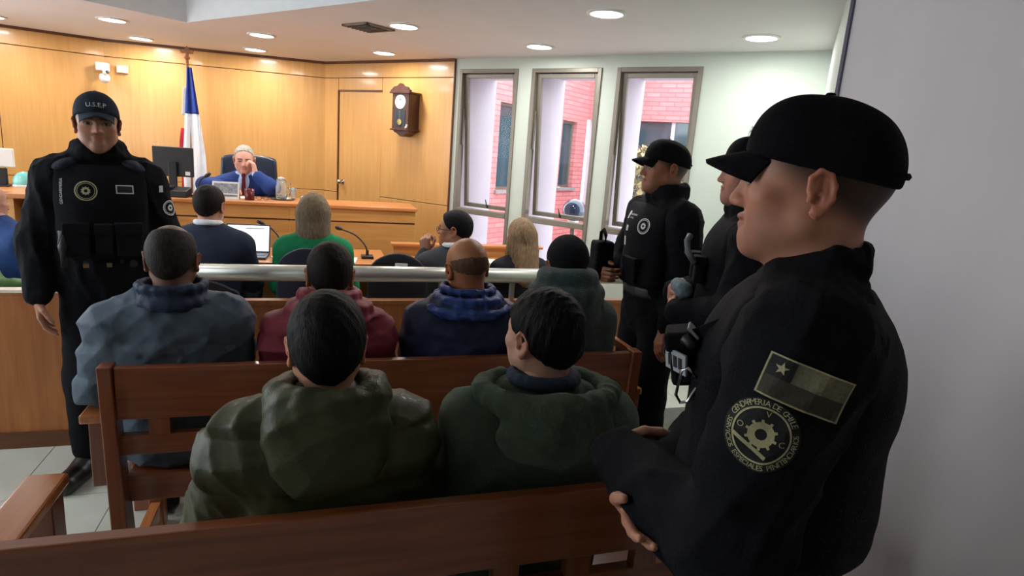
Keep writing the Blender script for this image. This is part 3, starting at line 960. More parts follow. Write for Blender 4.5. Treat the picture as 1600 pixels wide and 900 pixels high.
# ================================================================== COUNSEL TABLES
ct = empty('counsel_table', (-0.30, 4.78, 0))
tag(ct, 'long orange-brown counsel table with laptop and microphones', 'table')
MB().box((-0.95, -0.30, 0.765), (0.80, 0.34, 0.795)).build('table_top', W_TABLE, ct, bevel=0.004)
MB().box((-0.93, 0.29, 0.0), (0.78, 0.32, 0.765)).build('modesty_panel', W_DAIS, ct)
for x in (-0.93, 0.75):
    MB().box((x, -0.28, 0), (x + .03, 0.29, 0.765)).build('side_panel', W_DAIS, ct)
CT = 0.7955
c2 = empty('counsel_table', (1.02, 4.42, 0))
tag(c2, 'counsel table with a raised ledge, strewn with papers, by the windows', 'table')
MB().box((-0.46, -0.20, 0.80), (0.70, 0.26, 0.83)).build('table_top', W_TABLE, c2, bevel=0.004)
MB().box((-0.47, 0.26, 0.0), (0.71, 0.29, 0.905)).build('front_panel', W_DAIS, c2)
MB().box((-0.49, 0.225, 0.905), (0.73, 0.32, 0.925)).build('ledge', W_TABLE, c2, bevel=0.004)
for x in (-0.47, 0.68):
    MB().box((x, -0.13, 0), (x + .03, 0.26, 0.80)).build('side_panel', W_DAIS, c2)
C2 = 0.8305

lt = empty('laptop', (-0.49, 4.68, CT), rad(-4))
tag(lt, 'open laptop with bright white screen in front of the man in dark suit', 'laptop')
lmat = mat('laptop_grey', rgb(70, 76, 92), 0.4, metal=.3)
MB().box((-.15, -.10, 0), (.15, .11, .016)).build('base', lmat, lt, bevel=.004)
MB().box((-.135, -.03, .016), (.135, .085, .018)).build('keyboard', M_BLACK, lt)
MB().box((-.045, -.09, .016), (.045, -.04, .0168)).build('touchpad', M_BLACK, lt)
scr = MB().box((-.15, 0, 0), (.15, .008, .205)).build('lid', lmat, lt, bevel=.003)
scr.location = (0, .105, .014)
scr.rotation_euler = (rad(-12), 0, 0)
MB().box((-.14, -.0016, .012), (.14, -.0003, .195)).build('screen', mat('lit_screen', rgb(225, 232, 246), .4, vary=0.02, emit=(.86, .91, 1, 1), estr=1.3), scr)
MB().box((-.02, -.0024, .172), (.11, -.0017, .180)).build('screen_text', mat('screen_grey', rgb(150, 160, 190), .5), scr)

gooseneck((-0.265, 4.84, CT), [(0, 0, .05), (-.01, 0, .12), (-.06, .02, .18), (-.12, .03, .215)], 'gooseneck microphone on the table between laptop and woman in green')
gooseneck((0.36, 4.72, CT), [(0, 0, .04), (-.02, 0, .10), (-.09, .02, .17), (-.19, .03, .21)], 'gooseneck microphone on the table between woman in green and empty chair')

def sheets(loc, rz, w, h, t, lab, m=M_PAPER, name='paper_sheets'):
    o = MB().box((-w, -h, 0), (w, h, t)).build(name, m, loc=loc)
    o.rotation_euler = (0, 0, rad(rz))
    return tag(o, lab, 'papers')
sheets((-0.225, 4.62, CT), 15, .075, .10, .006, 'white papers beside the laptop')
sheets((0.20, 4.57, CT), -8, .07, .11, .012, 'stack of white papers beside the empty black chair')
sheets((0.66, 4.30, C2), 20, .075, .11, .01, 'white papers on the ledge table under the raised hand')
sheets((0.92, 4.46, C2), -14, .09, .12, .006, 'white papers beside the man with spectacles')
pn = MB().tube([(0, 0, .008), (.13, .04, .008)], .005, 8).build('pen', M_BLACK, loc=(0.60, 4.28, C2 + .0079))
tag(pn, 'dark pen lying on the papers of the ledge table', 'pen')
fo_ = empty('document_folder', (1.28, 4.42, C2), rad(-20))
tag(fo_, 'pale green folder with white papers beside the long-haired woman', 'folder')
MB().box((-.13, -.10, 0), (.13, .10, .004)).build('cover', mat('green_card', rgb(120, 190, 160), .7), fo_)
MB().box((-.11, -.09, .004), (.13, .09, .012)).build('pages', M_PAPER, fo_)

# ================================================================== CHAIRS
BRAD = 0.165

def office_chair(name, loc, rz, w, z0, z1, m, lab, sticker=False, plain=True, sw_=.182):
    r = empty(name, loc, rz)     # faces +y
    tag(r, lab, 'chair', 'office chairs at the counsel tables')
    def back(u, v):
        s = 2 * u - 1
        hw = w / 2 * (1 - 0.06 * v - 0.22 * max(0, v - .78) ** 1.5 / .10)
        top = z1 - 0.05 * s * s * max(0, (v - .5)) * 2
        z = z0 + (top - z0) * v
        return (s * hw, -0.20 - 0.035 * math.cos(s * 1.2) - 0.05 * v, z), (0, -1, 0.1)
    MB().sheet(back, 16, 12, 0.06).build('backrest', m, r, smooth=True, bevel=0.012)
    sb = MB()
    sb.box((-sw_, -.18, .43), (sw_, .24, .51))
    sb.build('seat', m, r, bevel=.03, seg=3)
    MB().box((-.03, -.25, .40), (.03, -.20, z0 + .12)).box((-.03, -.25, .40), (.03, .0, .43)).build('back_bracket', M_BLACK, r)
    MB().tube([(0, 0, .08), (0, 0, .43)], .03, 14).build('column', M_BLACK, r, smooth=True)
    for k in range(5):
        a = rad(72 * k + 20)
        lg_ = MB().tube([(0, 0, .10), (BRAD * math.cos(a), BRAD * math.sin(a), .065)], [.025, .016], 8).build('base_leg', M_BLACK, r)
        MB().tube([(BRAD * math.cos(a) - .012, BRAD * math.sin(a), .03), (BRAD * math.cos(a) + .012, BRAD * math.sin(a), .03)], .03, 12).build('caster', M_BLACK, lg_)
    if not plain:
        for s in (-1, 1):
            MB().tube([(s * .25, -.12, .46), (s * .28, -.12, .66), (s * .28, .12, .66), (s * .25, .14, .46)], .014, 8).build('armrest', M_BLACK, r)
    if sticker:
        MB().box((-.02, -.322, z1 - .085), (.055, -.318, z1 - .055), ).build('sticker', M_PAPER, r)
    return r

M_NAVYC = mat('navy_upholstery', rgb(34, 44, 66), 0.7, vary=.08, bump=.1, bscale=200)
M_BLKC = mat('black_upholstery', rgb(26, 28, 36), 0.75, vary=.08, bump=.1, bscale=200)
office_chair('office_chair', (-0.065, 4.05, 0), 0, 0.34, 0.60, 1.02, M_NAVYC, 'dark blue rounded chair of the woman in green')
office_chair('office_chair', (0.488, 4.00, 0), rad(-4), 0.37, 0.56, 1.01, M_BLKC, 'empty black office chair with pale sticker behind the steel rail', sticker=True)
office_chair('office_chair', (-0.635, 4.13, 0), 0, 0.40, 0.52, 0.80, M_BLKC, 'low black chair of the man in dark suit', plain=True)
office_chair('office_chair', (0.885, 3.95, 0), rad(4), 0.34, 0.52, 0.80, M_BLKC, 'black chair of the man with spectacles', plain=True)
office_chair('office_chair', (1.33, 3.93, 0), rad(10), 0.34, 0.52, 0.80, M_BLKC, 'black chair of the long-haired woman', plain=True)
office_chair('office_chair', (-1.86, 4.50, 0), rad(-38), 0.40, 0.52, 0.86, M_BLKC, 'dark chair of the bald man in blue at the left edge', plain=True)
office_chair('office_chair', (-1.80, 3.90, 0), rad(-80), 0.34, 0.52, 0.75, M_BLKC, 'dark low chair under the pale green coat at the left edge', plain=True)
# the judge's high-backed chair
jc = empty('judge_chair', (-0.615, 6.05, 0.30), math.pi)
tag(jc, 'dark leather high-backed chair behind the judge', 'chair')
mlea = mat('dark_leather', rgb(30, 42, 58), 0.35, vary=.1, bump=.08, bscale=120, coat=.15)
def jb_(u, v):
    s = 2 * u - 1
    hw = 0.27 * (1 - 0.12 * v)
    z = 0.50 + 0.66 * v - 0.03 * s ** 4 * v
    return (s * hw, -0.26 - 0.03 * math.cos(s * 1.4) - .03 * v, z), (0, -1, .05)
MB().sheet(jb_, 14, 12, .085).build('backrest', mlea, jc, smooth=True, bevel=.02)
MB().box((-.27, -.24, .40), (.27, .24, .50)).build('seat', mlea, jc, bevel=.035, seg=3)
MB().tube([(0, 0, .06), (0, 0, .40)], .035, 14).build('column', M_BLACK, jc)
for k in range(5):
    a = rad(72 * k)
    MB().tube([(0, 0, .08), (.28 * math.cos(a), .28 * math.sin(a), .035)], [.03, .02], 8).build('base_leg', M_BLACK, jc)
for s in (-1, 1):
    MB().tube([(s * .27, -.20, .47), (s * .31, -.18, .66), (s * .31, .14, .68), (s * .27, .18, .48)], .02, 8).build('armrest', mlea, jc)
# ================================================================== FIGURE MODELLING
# bodies and clothes are grown as smooth blended volumes and skinned into one continuous surface each
f32 = np.float32

def V3(*a):
    return np.array(a, dtype=np.float64)

def C(a, b, ra, rb=None, k=0.02, op='u', sc=None):
    return ['c', op, k, V3(*a), V3(*b), ra, ra if rb is None else rb, sc]

def E(c, r, k=0.02, op='u', R=None):
    return ['e', op, k, V3(*c), V3(*r) if not np.isscalar(r) else V3(r, r, r), np.eye(3) if R is None else R]

def B(c, h, rr=0.01, k=0.01, op='u', R=None):
    return ['b', op, k, V3(*c), V3(*h), rr, np.eye(3) if R is None else R]

def H(p, n, k=0.004):
    n = V3(*n)
    return ['h', 'i', k, V3(*p), n / np.linalg.norm(n)]

def rotm(yaw=0, pitch=0, roll=0):
    return np.array(Matrix.Rotation(rad(yaw), 3, 'Z') @ Matrix.Rotation(rad(pitch), 3, 'X') @ Matrix.Rotation(rad(roll), 3, 'Y'))

def xf(prims, R, t, s=1.0):
    """rotate, scale and move a list of shapes"""
    out = []
    t = V3(*t)
    for p in prims:
        q = list(p)
        if q[0] == 'c':
            q[3] = R @ q[3] * s + t; q[4] = R @ q[4] * s + t; q[5] *= s; q[6] *= s
        elif q[0] == 'e':
            q[3] = R @ q[3] * s + t; q[4] = q[4] * s; q[5] = R @ q[5]
        elif q[0] == 'b':
            q[3] = R @ q[3] * s + t; q[4] = q[4] * s; q[6] = R @ q[6]
        else:
            q[3] = R @ q[3] * s + t; q[4] = R @ q[4]
        out.append(q)
    return out

def bbox(p):
    if p[0] == 'c':
        sc = np.array(p[7] if p[7] is not None else (1, 1, 1))
        r = max(p[5], p[6]) * sc
        return np.minimum(p[3], p[4]) - r, np.maximum(p[3], p[4]) + r
    if p[0] == 'e':
        r = np.sqrt(((p[5] * p[4][None, :]) ** 2).sum(1))
        return p[3] - r, p[3] + r
    r = np.abs(p[6] * p[4][None, :]).sum(1) + p[5]
    return p[3] - r, p[3] + r

def dist(p, X, Y, Z):
    if p[0] == 'c':
        a, b = p[3], p[4]
        m = 1.0
        if p[7] is not None:
            sx, sy, sz = p[7]
            # squash about the mid point of the limb
            c = (a + b) / 2
            X = (X - c[0]) / sx + c[0]; Y = (Y - c[1]) / sy + c[1]; Z = (Z - c[2]) / sz + c[2]
            s_ = np.array(p[7]); a = (a - c) / s_ + c; b = (b - c) / s_ + c
            m = min(p[7])
        ab = b - a
        L2 = max(float(ab @ ab), 1e-9)
        t = ((X - a[0]) * f32(ab[0]) + (Y - a[1]) * f32(ab[1]) + (Z - a[2]) * f32(ab[2])) / f32(L2)
        t = np.clip(t, 0, 1)
        d = np.sqrt((X - a[0] - t * f32(ab[0])) ** 2 + (Y - a[1] - t * f32(ab[1])) ** 2 + (Z - a[2] - t * f32(ab[2])) ** 2)
        return (d - (f32(p[5]) + t * f32(p[6] - p[5]))) * f32(m)
    if p[0] == 'h':
        return (X - p[3][0]) * f32(p[4][0]) + (Y - p[3][1]) * f32(p[4][1]) + (Z - p[3][2]) * f32(p[4][2])
    R = p[5] if p[0] == 'e' else p[6]
    x, y, z = X - p[3][0], Y - p[3][1], Z - p[3][2]
    q = [x * f32(R[0, i]) + y * f32(R[1, i]) + z * f32(R[2, i]) for i in range(3)]
    if p[0] == 'e':
        r = p[4]
        k0 = np.sqrt(sum((q[i] / f32(r[i])) ** 2 for i in range(3)))
        k1 = np.sqrt(sum((q[i] / f32(r[i] ** 2)) ** 2 for i in range(3))) + f32(1e-6)
        return k0 * (k0 - 1) / k1
    h = p[4]
    d = [np.abs(q[i]) - f32(h[i]) for i in range(3)]
    o = np.sqrt(sum(np.maximum(v, 0) ** 2 for v in d))
    return o + np.minimum(np.maximum(np.maximum(d[0], d[1]), d[2]), 0) - f32(p[5])

def blend(op, k, A, D):
    if op == 's':
        D = -D
    if op == 'u':
        h = np.maximum(k - np.abs(A - D), 0) / k if k > 0 else 0
        return np.minimum(A, D) - h * h * k * f32(.25)
    h = np.maximum(k - np.abs(A - D), 0) / k if k > 0 else 0
    return np.maximum(A, D) + h * h * k * f32(.25)

def sdf_at(prims, P):
    P = np.asarray(P, dtype=f32)
    F = np.full(len(P), 1.0, dtype=f32)
    for p in prims:
        F = blend(p[1], f32(p[2]), F, dist(p, P[:, 0], P[:, 1], P[:, 2]))
    return F

def grow(prims, vox, disp=None, relax=1):
    """skin a list of shapes -> vertices, quads"""
    lo = np.full(3, 9e9); hi = -lo
    for p in prims:
        if p[1] == 'u':
            a, b = bbox(p)
            lo = np.minimum(lo, a); hi = np.maximum(hi, b)
    lo -= 3 * vox + .02; hi += 3 * vox + .02
    n = np.ceil((hi - lo) / vox).astype(int) + 1
    ax = [(lo[i] + vox * np.arange(n[i])).astype(f32) for i in range(3)]
    F = np.full(n, 0.2, dtype=f32)
    for p in prims:
        if p[1] == 'i':
            sl = (slice(None),) * 3
        else:
            a, b = bbox(p)
            mg = p[2] + 3 * vox + .004
            i0 = np.clip(np.floor((a - mg - lo) / vox).astype(int), 0, n - 1)
            i1 = np.clip(np.ceil((b + mg - lo) / vox).astype(int) + 1, 1, n)
            if (i1 <= i0).any():
                continue
            sl = tuple(slice(i0[i], i1[i]) for i in range(3))
        X = ax[0][sl[0]][:, None, None]; Y = ax[1][sl[1]][None, :, None]; Z = ax[2][sl[2]][None, None, :]
        F[sl] = blend(p[1], f32(p[2]), F[sl], dist(p, X, Y, Z))
    if disp is not None:
        m = np.abs(F) < 0.05
        ii = np.nonzero(m)
        F[m] += disp(ax[0][ii[0]], ax[1][ii[1]], ax[2][ii[2]]).astype(f32)
    F[0], F[-1] = .2, .2
    F[:, 0], F[:, -1] = .2, .2
    F[:, :, 0], F[:, :, -1] = .2, .2
    S = F < 0
    cnt = np.zeros(n - 1, dtype=np.int8)
    for dx in (0, 1):
        for dy in (0, 1):
            for dz_ in (0, 1):
                cnt += S[dx:n[0] - 1 + dx, dy:n[1] - 1 + dy, dz_:n[2] - 1 + dz_]
    act = (cnt > 0) & (cnt < 8)
    ci = np.nonzero(act)
    N = len(ci[0])
    idx = np.full(n - 1, -1, dtype=np.int32)
    idx[ci] = np.arange(N)
    acc = np.zeros((N, 3)); num = np.zeros(N)
    corners = [(a, b, c) for a in (0, 1) for b in (0, 1) for c in (0, 1)]
    for c0 in corners:
        for axis in range(3):
            if c0[axis] == 0:
                c1 = list(c0); c1[axis] = 1
                f0 = F[ci[0] + c0[0], ci[1] + c0[1], ci[2] + c0[2]]
                f1 = F[ci[0] + c1[0], ci[1] + c1[1], ci[2] + c1[2]]
                x = (f0 < 0) != (f1 < 0)
                t = np.where(x, f0 / np.where(x, f0 - f1, 1), 0)
                for a in range(3):
                    acc[:, a] += np.where(x, c0[a] + (t if a == axis else 0), 0)
                num += x
    V = (np.stack(ci, 1) + acc / num[:, None]) * vox + lo
    Q = []
    for axis in range(3):
        a, b = [(1, 2), (2, 0), (0, 1)][axis]
        s0 = [slice(None)] * 3; s1 = [slice(None)] * 3
        s0[axis] = slice(0, -1); s1[axis] = slice(1, None)
        x = S[tuple(s0)] != S[tuple(s1)]
        e = np.stack(np.nonzero(x), 1)
        flip = S[tuple(s0)][x]
        ok = (e[:, a] > 0) & (e[:, b] > 0) & (e[:, a] < n[a] - 1) & (e[:, b] < n[b] - 1)
        e, flip = e[ok], flip[ok]
        def cell(da, db):
            c = e.copy()
            c[:, a] -= da; c[:, b] -= db
            return idx[c[:, 0], c[:, 1], c[:, 2]]
        q = np.stack([cell(1, 1), cell(0, 1), cell(0, 0), cell(1, 0)], 1)
        q[~flip] = q[~flip][:, ::-1]
        Q.append(q)
    Q = np.concatenate(Q)
    Q = Q[(Q >= 0).all(1)]
    for _ in range(relax):
        s = np.zeros_like(V); w = np.zeros(len(V))
        for i in range(4):
            j = Q[:, (i + 1) % 4]
            np.add.at(s, Q[:, i], V[j]); np.add.at(w, Q[:, i], 1)
            np.add.at(s, j, V[Q[:, i]]); np.add.at(w, j, 1)
        V = V * .5 + .5 * s / np.maximum(w, 1)[:, None]
    return V, Q

def np_mesh(name, parts, material, tints=None):
    """one mesh from skinned pieces"""
    Vs, Qs, o = [], [], 0
    for V, Q in parts:
        Vs.append(V); Qs.append(Q + o); o += len(V)
    V = np.concatenate(Vs).astype(f32); Q = np.concatenate(Qs).astype(np.int32)
    me = bpy.data.meshes.new(name)
    me.vertices.add(len(V)); me.vertices.foreach_set('co', V.ravel())
    me.loops.add(Q.size); me.loops.foreach_set('vertex_index', Q.ravel())
    me.polygons.add(len(Q))
    me.polygons.foreach_set('loop_start', np.arange(0, Q.size, 4, dtype=np.int32))
    me.polygons.foreach_set('use_smooth', np.ones(len(Q), dtype=bool))
    me.update(calc_edges=True)
    me.validate()
    me.materials.append(material)
    if tints is not None:
        at = me.color_attributes.new('tint', 'FLOAT_COLOR', 'POINT')
        c = np.ones((len(V), 4), dtype=f32)
        c[:, :3] = np.concatenate(tints)
        at.data.foreach_set('color', c.ravel())
    return me

def add(name, me, parent):
    o = bpy.data.objects.new(name, me)
    COL.objects.link(o)
    o.parent = parent
    return o

def part(name, prims, vox, material, parent, disp=None, relax=1):
    return add(name, np_mesh(name, [grow(prims, vox, disp, relax)], material), parent)

# ---- cloth relief
def folds(amp, freq, seed, stretch=(1, 1, 1), quilt=None, ridged=True):
    rs = np.random.RandomState(seed)
    ks = rs.normal(size=(5, 3)); ks /= np.linalg.norm(ks, axis=1)[:, None]
    ks = ks * (freq * (0.6 + rs.rand(5, 1) * 1.1)) * np.array(stretch)
    ph = rs.rand(5) * 6.28
    def f(x, y, z):
        w = 0
        wx = .03 * np.sin(9 * z + ph[0] + 5 * y) + .02 * np.sin(17 * y + ph[1])
        for i in range(5):
            s = np.sin(ks[i, 0] * (x + wx) + ks[i, 1] * (y + wx) + ks[i, 2] * (z + .5 * wx) + ph[i])
            w = w + ((1 - np.abs(s)) ** 2 if ridged else s)
        r = -amp * (w / 5 - .33) * 1.6
        if quilt:
            pitch, depth, z0 = quilt
            r = r - depth * (np.sqrt(np.abs(np.sin(np.pi * (z - z0 + .012 * np.sin(11 * x + ph[2])) / pitch))) - .8)
        return r
    return f

# ---- the head, ear level at the origin, looking along +y
def head_prims(fat=1.0, nose=1.0, ears=True, fine=False, neck=True):
    h = [E((0, -.018, .040), (.077, .098, .090), .02), E((0, .034, .046), (.063, .054, .058), .03),
         C((0, .042, .005), (0, .052, -.058), .058 * fat, .040 * fat, .03)]
    for s in (-1, 1):
        h += [C((s * .054 * fat, .0, -.042), (s * .012, .070, -.088), .020, .016, .03),
              E((s * .046, .060, -.008), (.024, .022, .018), .02), E((s * .036 * fat, .040, -.043), (.026, .040, .034), .03)]
    h += [E((0, .081, -.087), (.018, .014, .014), .02), C((-.034, .080, .031), (.034, .080, .031), .0115, None, .018),
          C((0, .090, .024), (0, .110 * nose, -.016), .0075, .0115, .012)]
    for s in (-1, 1):
        h += [E((s * .012, .100, -.020), (.009, .010, .008), .008),
              E((s * .033, .102, .013), (.019, .014, .011), .012, 's'),
              E((s * .032, .080, .012), (.0155, .0135, .0125), .004)]
        if fine:
            h += [C((s * .020, .0935, .0155), (s * .045, .085, .0165), .0028, None, .004)]
    h += [E((0, .0955, -.043), (.022, .0095, .0062), .007), E((0, .0935, -.0555), (.019, .0095, .0070), .007),
          E((0, .1045, -.0492), (.020, .0045, .0013), .003, 's'), E((0, .088, -.071), (.02, .01, .007), .015)]
    if neck:
        h += [C((0, -.022, -.03), (0, -.035, -.165), .056 * fat, .060 * fat, .03), C((0, .02, -.075), (0, -.01, -.16), .034, .045, .035)]
    if ears:
        for s in (-1, 1):
            R = rotm(s * -22, -8, 0)
            o = V3(s * .0775, -.012, .002)
            g = lambda a, b: o + R @ V3(s * a[0], a[1], a[2]) if b is None else None
            T = lambda x, y, z: tuple(o + R @ V3(s * x, y, z))
            h += [E(T(.004, -.004, 0), (.0065, .0165, .028), .006, R=R)]
            rim = [(.004, .012, .006), (.008, .010, .024), (.010, -.002, .033), (.011, -.016, .026), (.011, -.021, .010), (.010, -.018, -.008), (.007, -.010, -.020), (.004, .002, -.030), (.003, .008, -.026)]
            for a, b in zip(rim[:-1], rim[1:]):
                h += [C(T(*a), T(*b), .0042, None, .004)]
            h += [E(T(.004, .001, -.027), (.006, .008, .009), .006, R=R)]
            h += [E(T(.0120, -.006, .012), (.0060, .009, .015), .003, 's', R=R), E(T(.0105, .002, -.006), (.0075, .0075, .010), .003, 's', R=R), C(T(.006, -.012, .020), T(.007, -.010, -.010), .0030, None, .004)]
            h += [C(T(.003, .012, -.008), T(.006, .010, .0), .004, None, .004)]
    return h

def sm(e0, e1, x):
    t = np.clip((x - e0) / (e1 - e0), 0, 1)
    return t * t * (3 - 2 * t)

def head_tint(P, skin, hair=None, beard=0.0, lip=None, brow=None, stub=0.0):
    """own colours of skin, lips, brows, beard and cropped hair, by place on the head"""
    n = len(P)
    x, y, z = P[:, 0], P[:, 1], P[:, 2]
    sk = np.array(skin[:3])
    col = np.tile(sk, (n, 1))
    def mixin(c, w):
        nonlocal col
        col = col * (1 - w[:, None]) + np.array(c[:3])[None, :] * w[:, None]
    red = sk * np.array([1.08, .80, .78])
    cheek = np.exp(-(((np.abs(x) - .045) / .03) ** 2 + ((y - .07) / .04) ** 2 + ((z + .02) / .03) ** 2))
    mixin(red, .6 * cheek)
    mixin(red, .7 * np.exp(-((x / .02) ** 2 + ((y - .108) / .015) ** 2 + ((z + .015) / .015) ** 2)))
    mixin(red, .8 * (np.abs(x) > .076) * (np.abs(z) < .045) * (y < .02))
    if beard:
        w = beard * sm(.02, .06, y) * sm(-.020, -.042, z) * sm(-.135, -.105, z)
        mixin(sk * np.array([.55, .52, .55]), w)
    lp = lip or (sk[0] * .82, sk[1] * .52, sk[2] * .52)
    mixin(lp, .75 * ((x / .024) ** 2 + ((z + .0495) / .011) ** 2 < 1) * (y > .085))
    bw = brow or (.03, .022, .018)
    mixin(bw, .8 * sm(.0085, .004, np.abs(z - .034 + .12 * (np.abs(x) - .03) ** 2 * 40 * .02)) * (np.abs(x) > .012) * (np.abs(x) < .052) * (y > .068))
    ey = ((np.abs(x) - .032) / .0135) ** 2 + ((z - .0125) / .0050) ** 2
    mixin((.30, .27, .25), 1.0 * (ey < 1) * (y > .08))
    ir = ((np.abs(x) - .032) / .0058) ** 2 + ((z - .0125) / .0056) ** 2
    mixin((.02, .014, .01), 1.0 * (ir < 1) * (ey < 1) * (y > .08))
    mixin((.02, .015, .012), .8 * (ey >= 1) * (ey < 1.7) * (y > .08))
    if hair is not None and stub > 0:
        d = .55 * (y + .088) - .83 * (z + .060)
        w = sm(.012, -.03, d) * sm(.085, .06, y) * (np.abs(x) < .0815)
        mixin(hair, stub * w)
    return col

def hair_short(t=.010, front=(.072, .088), back=-.050, crop=None):
    h = [E((0, -.018, .042), (.077 + t * .8, .098 + t, .090 + t), .02), E((0, .030, .050), (.063 + t * .7, .056 + t * .6, .058 + t), .03),
         C((0, -.055, .0), (0, -.045, -.035), .052 + t * .5, .046, .03)]
    h += [H((0, front[0], front[1]), (0, .85, -.52), .012), H((0, -.085, back), (0, .55, -.83), .010)]
    return h

def hair_disp(amp, f, seed):
    return folds(amp, f, seed, (1, 1, .5), ridged=True)

# ---- a hand with four fingers and a thumb
def hand_prims(w, d, n, side, curl=(25, 35, 25), spread=.10, size=1.0):
    w, d, n = V3(*w), V3(*d), V3(*n)
    d = d / np.linalg.norm(d)
    n = n - d * (n @ d); n = n / np.linalg.norm(n)
    l = np.cross(d, n) * side
    h = []
    S = size
    offs = (-.030, -.010, .010, .028)
    lens = ((.043, .027, .022), (.047, .030, .023), (.043, .027, .022), (.034, .021, .019))
    for i, o in enumerate(offs):
        root = w + d * (.088 - .006 * abs(i - 1)) * S + l * o * -S
        h.append(C(tuple(w + l * o * -.6 * S + d * .01), tuple(root), .017 * S, .0115 * S, .012))
        ang = 0; p = root
        dd = d - l * o * spread * 10 * .3
        dd /= np.linalg.norm(dd)
        for j in range(3):
            ang += rad(curl[j])
            v = dd * math.cos(ang) + n * math.sin(ang)
            q = p + v * lens[i][j] * S
            h.append(C(tuple(p), tuple(q), (.0098 - .0010 * j) * S, (.0090 - .0010 * j) * S, .003))
            p = q
    t0 = w + d * .022 * S + l * .026 * S
    t1 = t0 + (d * .55 + l * .62 + n * .35) * .045 * S
    t2 = t1 + (d * .80 + l * .15 + n * .45) * .036 * S
    t3 = t2 + (d * .85 - l * .10 + n * .45) * .026 * S
    h += [C(tuple(t0), tuple(t1), .016 * S, .0115 * S, .012), C(tuple(t1), tuple(t2), .0115 * S, .0105 * S, .004), C(tuple(t2), tuple(t3), .0102 * S, .0085 * S, .004)]
    return h

# ---- joints
def sit_joints(top=1.315, seat=0.452, headf=0.02, sw=.165, lean=.0, elbow=None, wrist=None, torso_y=0.0):
    hz = top - .130
    J = dict(head=V3(0, headf, hz), nk=V3(0, torso_y - .01 + lean * .5, hz - .12), che=V3(0, torso_y - .01 + lean * .3, hz - .27), wai=V3(0, torso_y, (hz - .27 + seat + .10) / 2), pel=V3(0, torso_y + .02, seat + .105))
    for s, q in ((-1, 'L'), (1, 'R')):
        J['sh' + q] = V3(s * sw, torso_y + lean * .4, hz - .228)
        J['el' + q] = V3(s * (sw + .065), torso_y + .07 + lean, hz - .228 - .25)
        J['wr' + q] = V3(s * .10, torso_y + .27, seat + .20)
        J['hp' + q] = V3(s * .085, torso_y + .02, seat + .092)
        J['kn' + q] = V3(s * .11, torso_y + .43, seat + .080)
        J['an' + q] = V3(s * .11, torso_y + .42, .09)
        J['to' + q] = V3(s * .125, torso_y + .56, .045)
    return J

def stand_joints(top=1.76, sw=.175, headf=.015):
    k = top / 1.76
    J = dict(head=V3(0, headf, top - .130), nk=V3(0, -.012, top - .262), che=V3(0, -.005, 1.32 * k), wai=V3(0, 0, 1.10 * k), pel=V3(0, 0, .955 * k))
    for s, q in ((-1, 'L'), (1, 'R')):
        J['sh' + q] = V3(s * sw, -.005, 1.400 * k)
        J['el' + q] = V3(s * (sw + .075), -.02, 1.145 * k)
        J['wr' + q] = V3(s * (sw + .085), .06, .90 * k)
        J['hp' + q] = V3(s * .09, 0, .93 * k)
        J['kn' + q] = V3(s * .11, .02, .50 * k)
        J['an' + q] = V3(s * .12, -.01, .10)
        J['to' + q] = V3(s * .15, .15, .045)
    return J

def trunk(J, g=1.0, hip=.145, wa=.135, ch=.15, dep=.74, sh=.075, kk=.06):
    return [C(J['pel'], J['wai'], hip * g, wa * g, kk, sc=(1.12, dep + .04, 1)), C(J['wai'], J['che'], wa * g, ch * g, kk, sc=(1.16, dep, 1)),
            C(J['shL'], J['shR'], sh * g, None, kk), C(J['nk'] + V3(0, 0, -.01), J['shL'] * .8 + J['nk'] * .2, .052, .062 * g, kk), C(J['nk'] + V3(0, 0, -.01), J['shR'] * .8 + J['nk'] * .2, .052, .062 * g, kk)]

def arm(J, q, r0, r1, r2, k=.03, cut=1.0):
    w = J['el' + q] + (J['wr' + q] - J['el' + q]) * cut
    return [C(J['sh' + q], J['el' + q], r0, r1, k), C(J['el' + q], w, r1 * 1.02, r2, k)]

def leg(J, q, r0, r1, r2, k=.03, cut=1.0):
    a = J['kn' + q] + (J['an' + q] - J['kn' + q]) * cut
    return [C(J['hp' + q], J['kn' + q], r0, r1, k), C(J['kn' + q], a, r1, r2, k)]

def foot(J, q, r=.042):
    return [C(J['an' + q], J['an' + q] + (J['to' + q] - J['an' + q]) * .3 + V3(0, 0, -.01), .045, .045, .03), C(J['an' + q] * V3(1, 1, 0) + V3(0, -.02, .048) + (J['to' + q] - J['an' + q]) * V3(-.1, -.1, 0), J['to' + q], r, r * .95, .03)]

def ring(c, rx, ry, r, tilt=0.0, n=14, k=.015, back=1.0, zb=0.0, gap=0.0):
    """a roll of cloth round the neck; back>1 makes the nape side thicker, zb lifts the nape"""
    out, P = [], []
    for i in range(n + 1):
        a = 2 * math.pi * i / n + math.pi / 2
        s = (1 - math.sin(a)) / 2           # 1 at the nape
        P.append((c[0] + rx * math.cos(a), c[1] + ry * math.sin(a), c[2] + tilt * math.sin(a) * -1 + zb * s, r * (1 + (back - 1) * s), s))
    for a, b in zip(P[:-1], P[1:]):
        if (a[4] + b[4]) / 2 < gap:
            continue
        out.append(C(a[:3], b[:3], a[3], b[3], k))
    return out

SK = mat('skin', (0.5, 0.3, 0.22, 1), 0.48, vary=0.06, nscale=40, bump=0.06, bscale=300, attr=True, spec=0.35)

def person(label, loc, heading):
    o = empty('person', loc, rad(heading))
    return tag(o, label, 'person', 'guards in black' if 'guard' in label else 'men seated on the public benches' if ' bench' in label else 'people of the court')

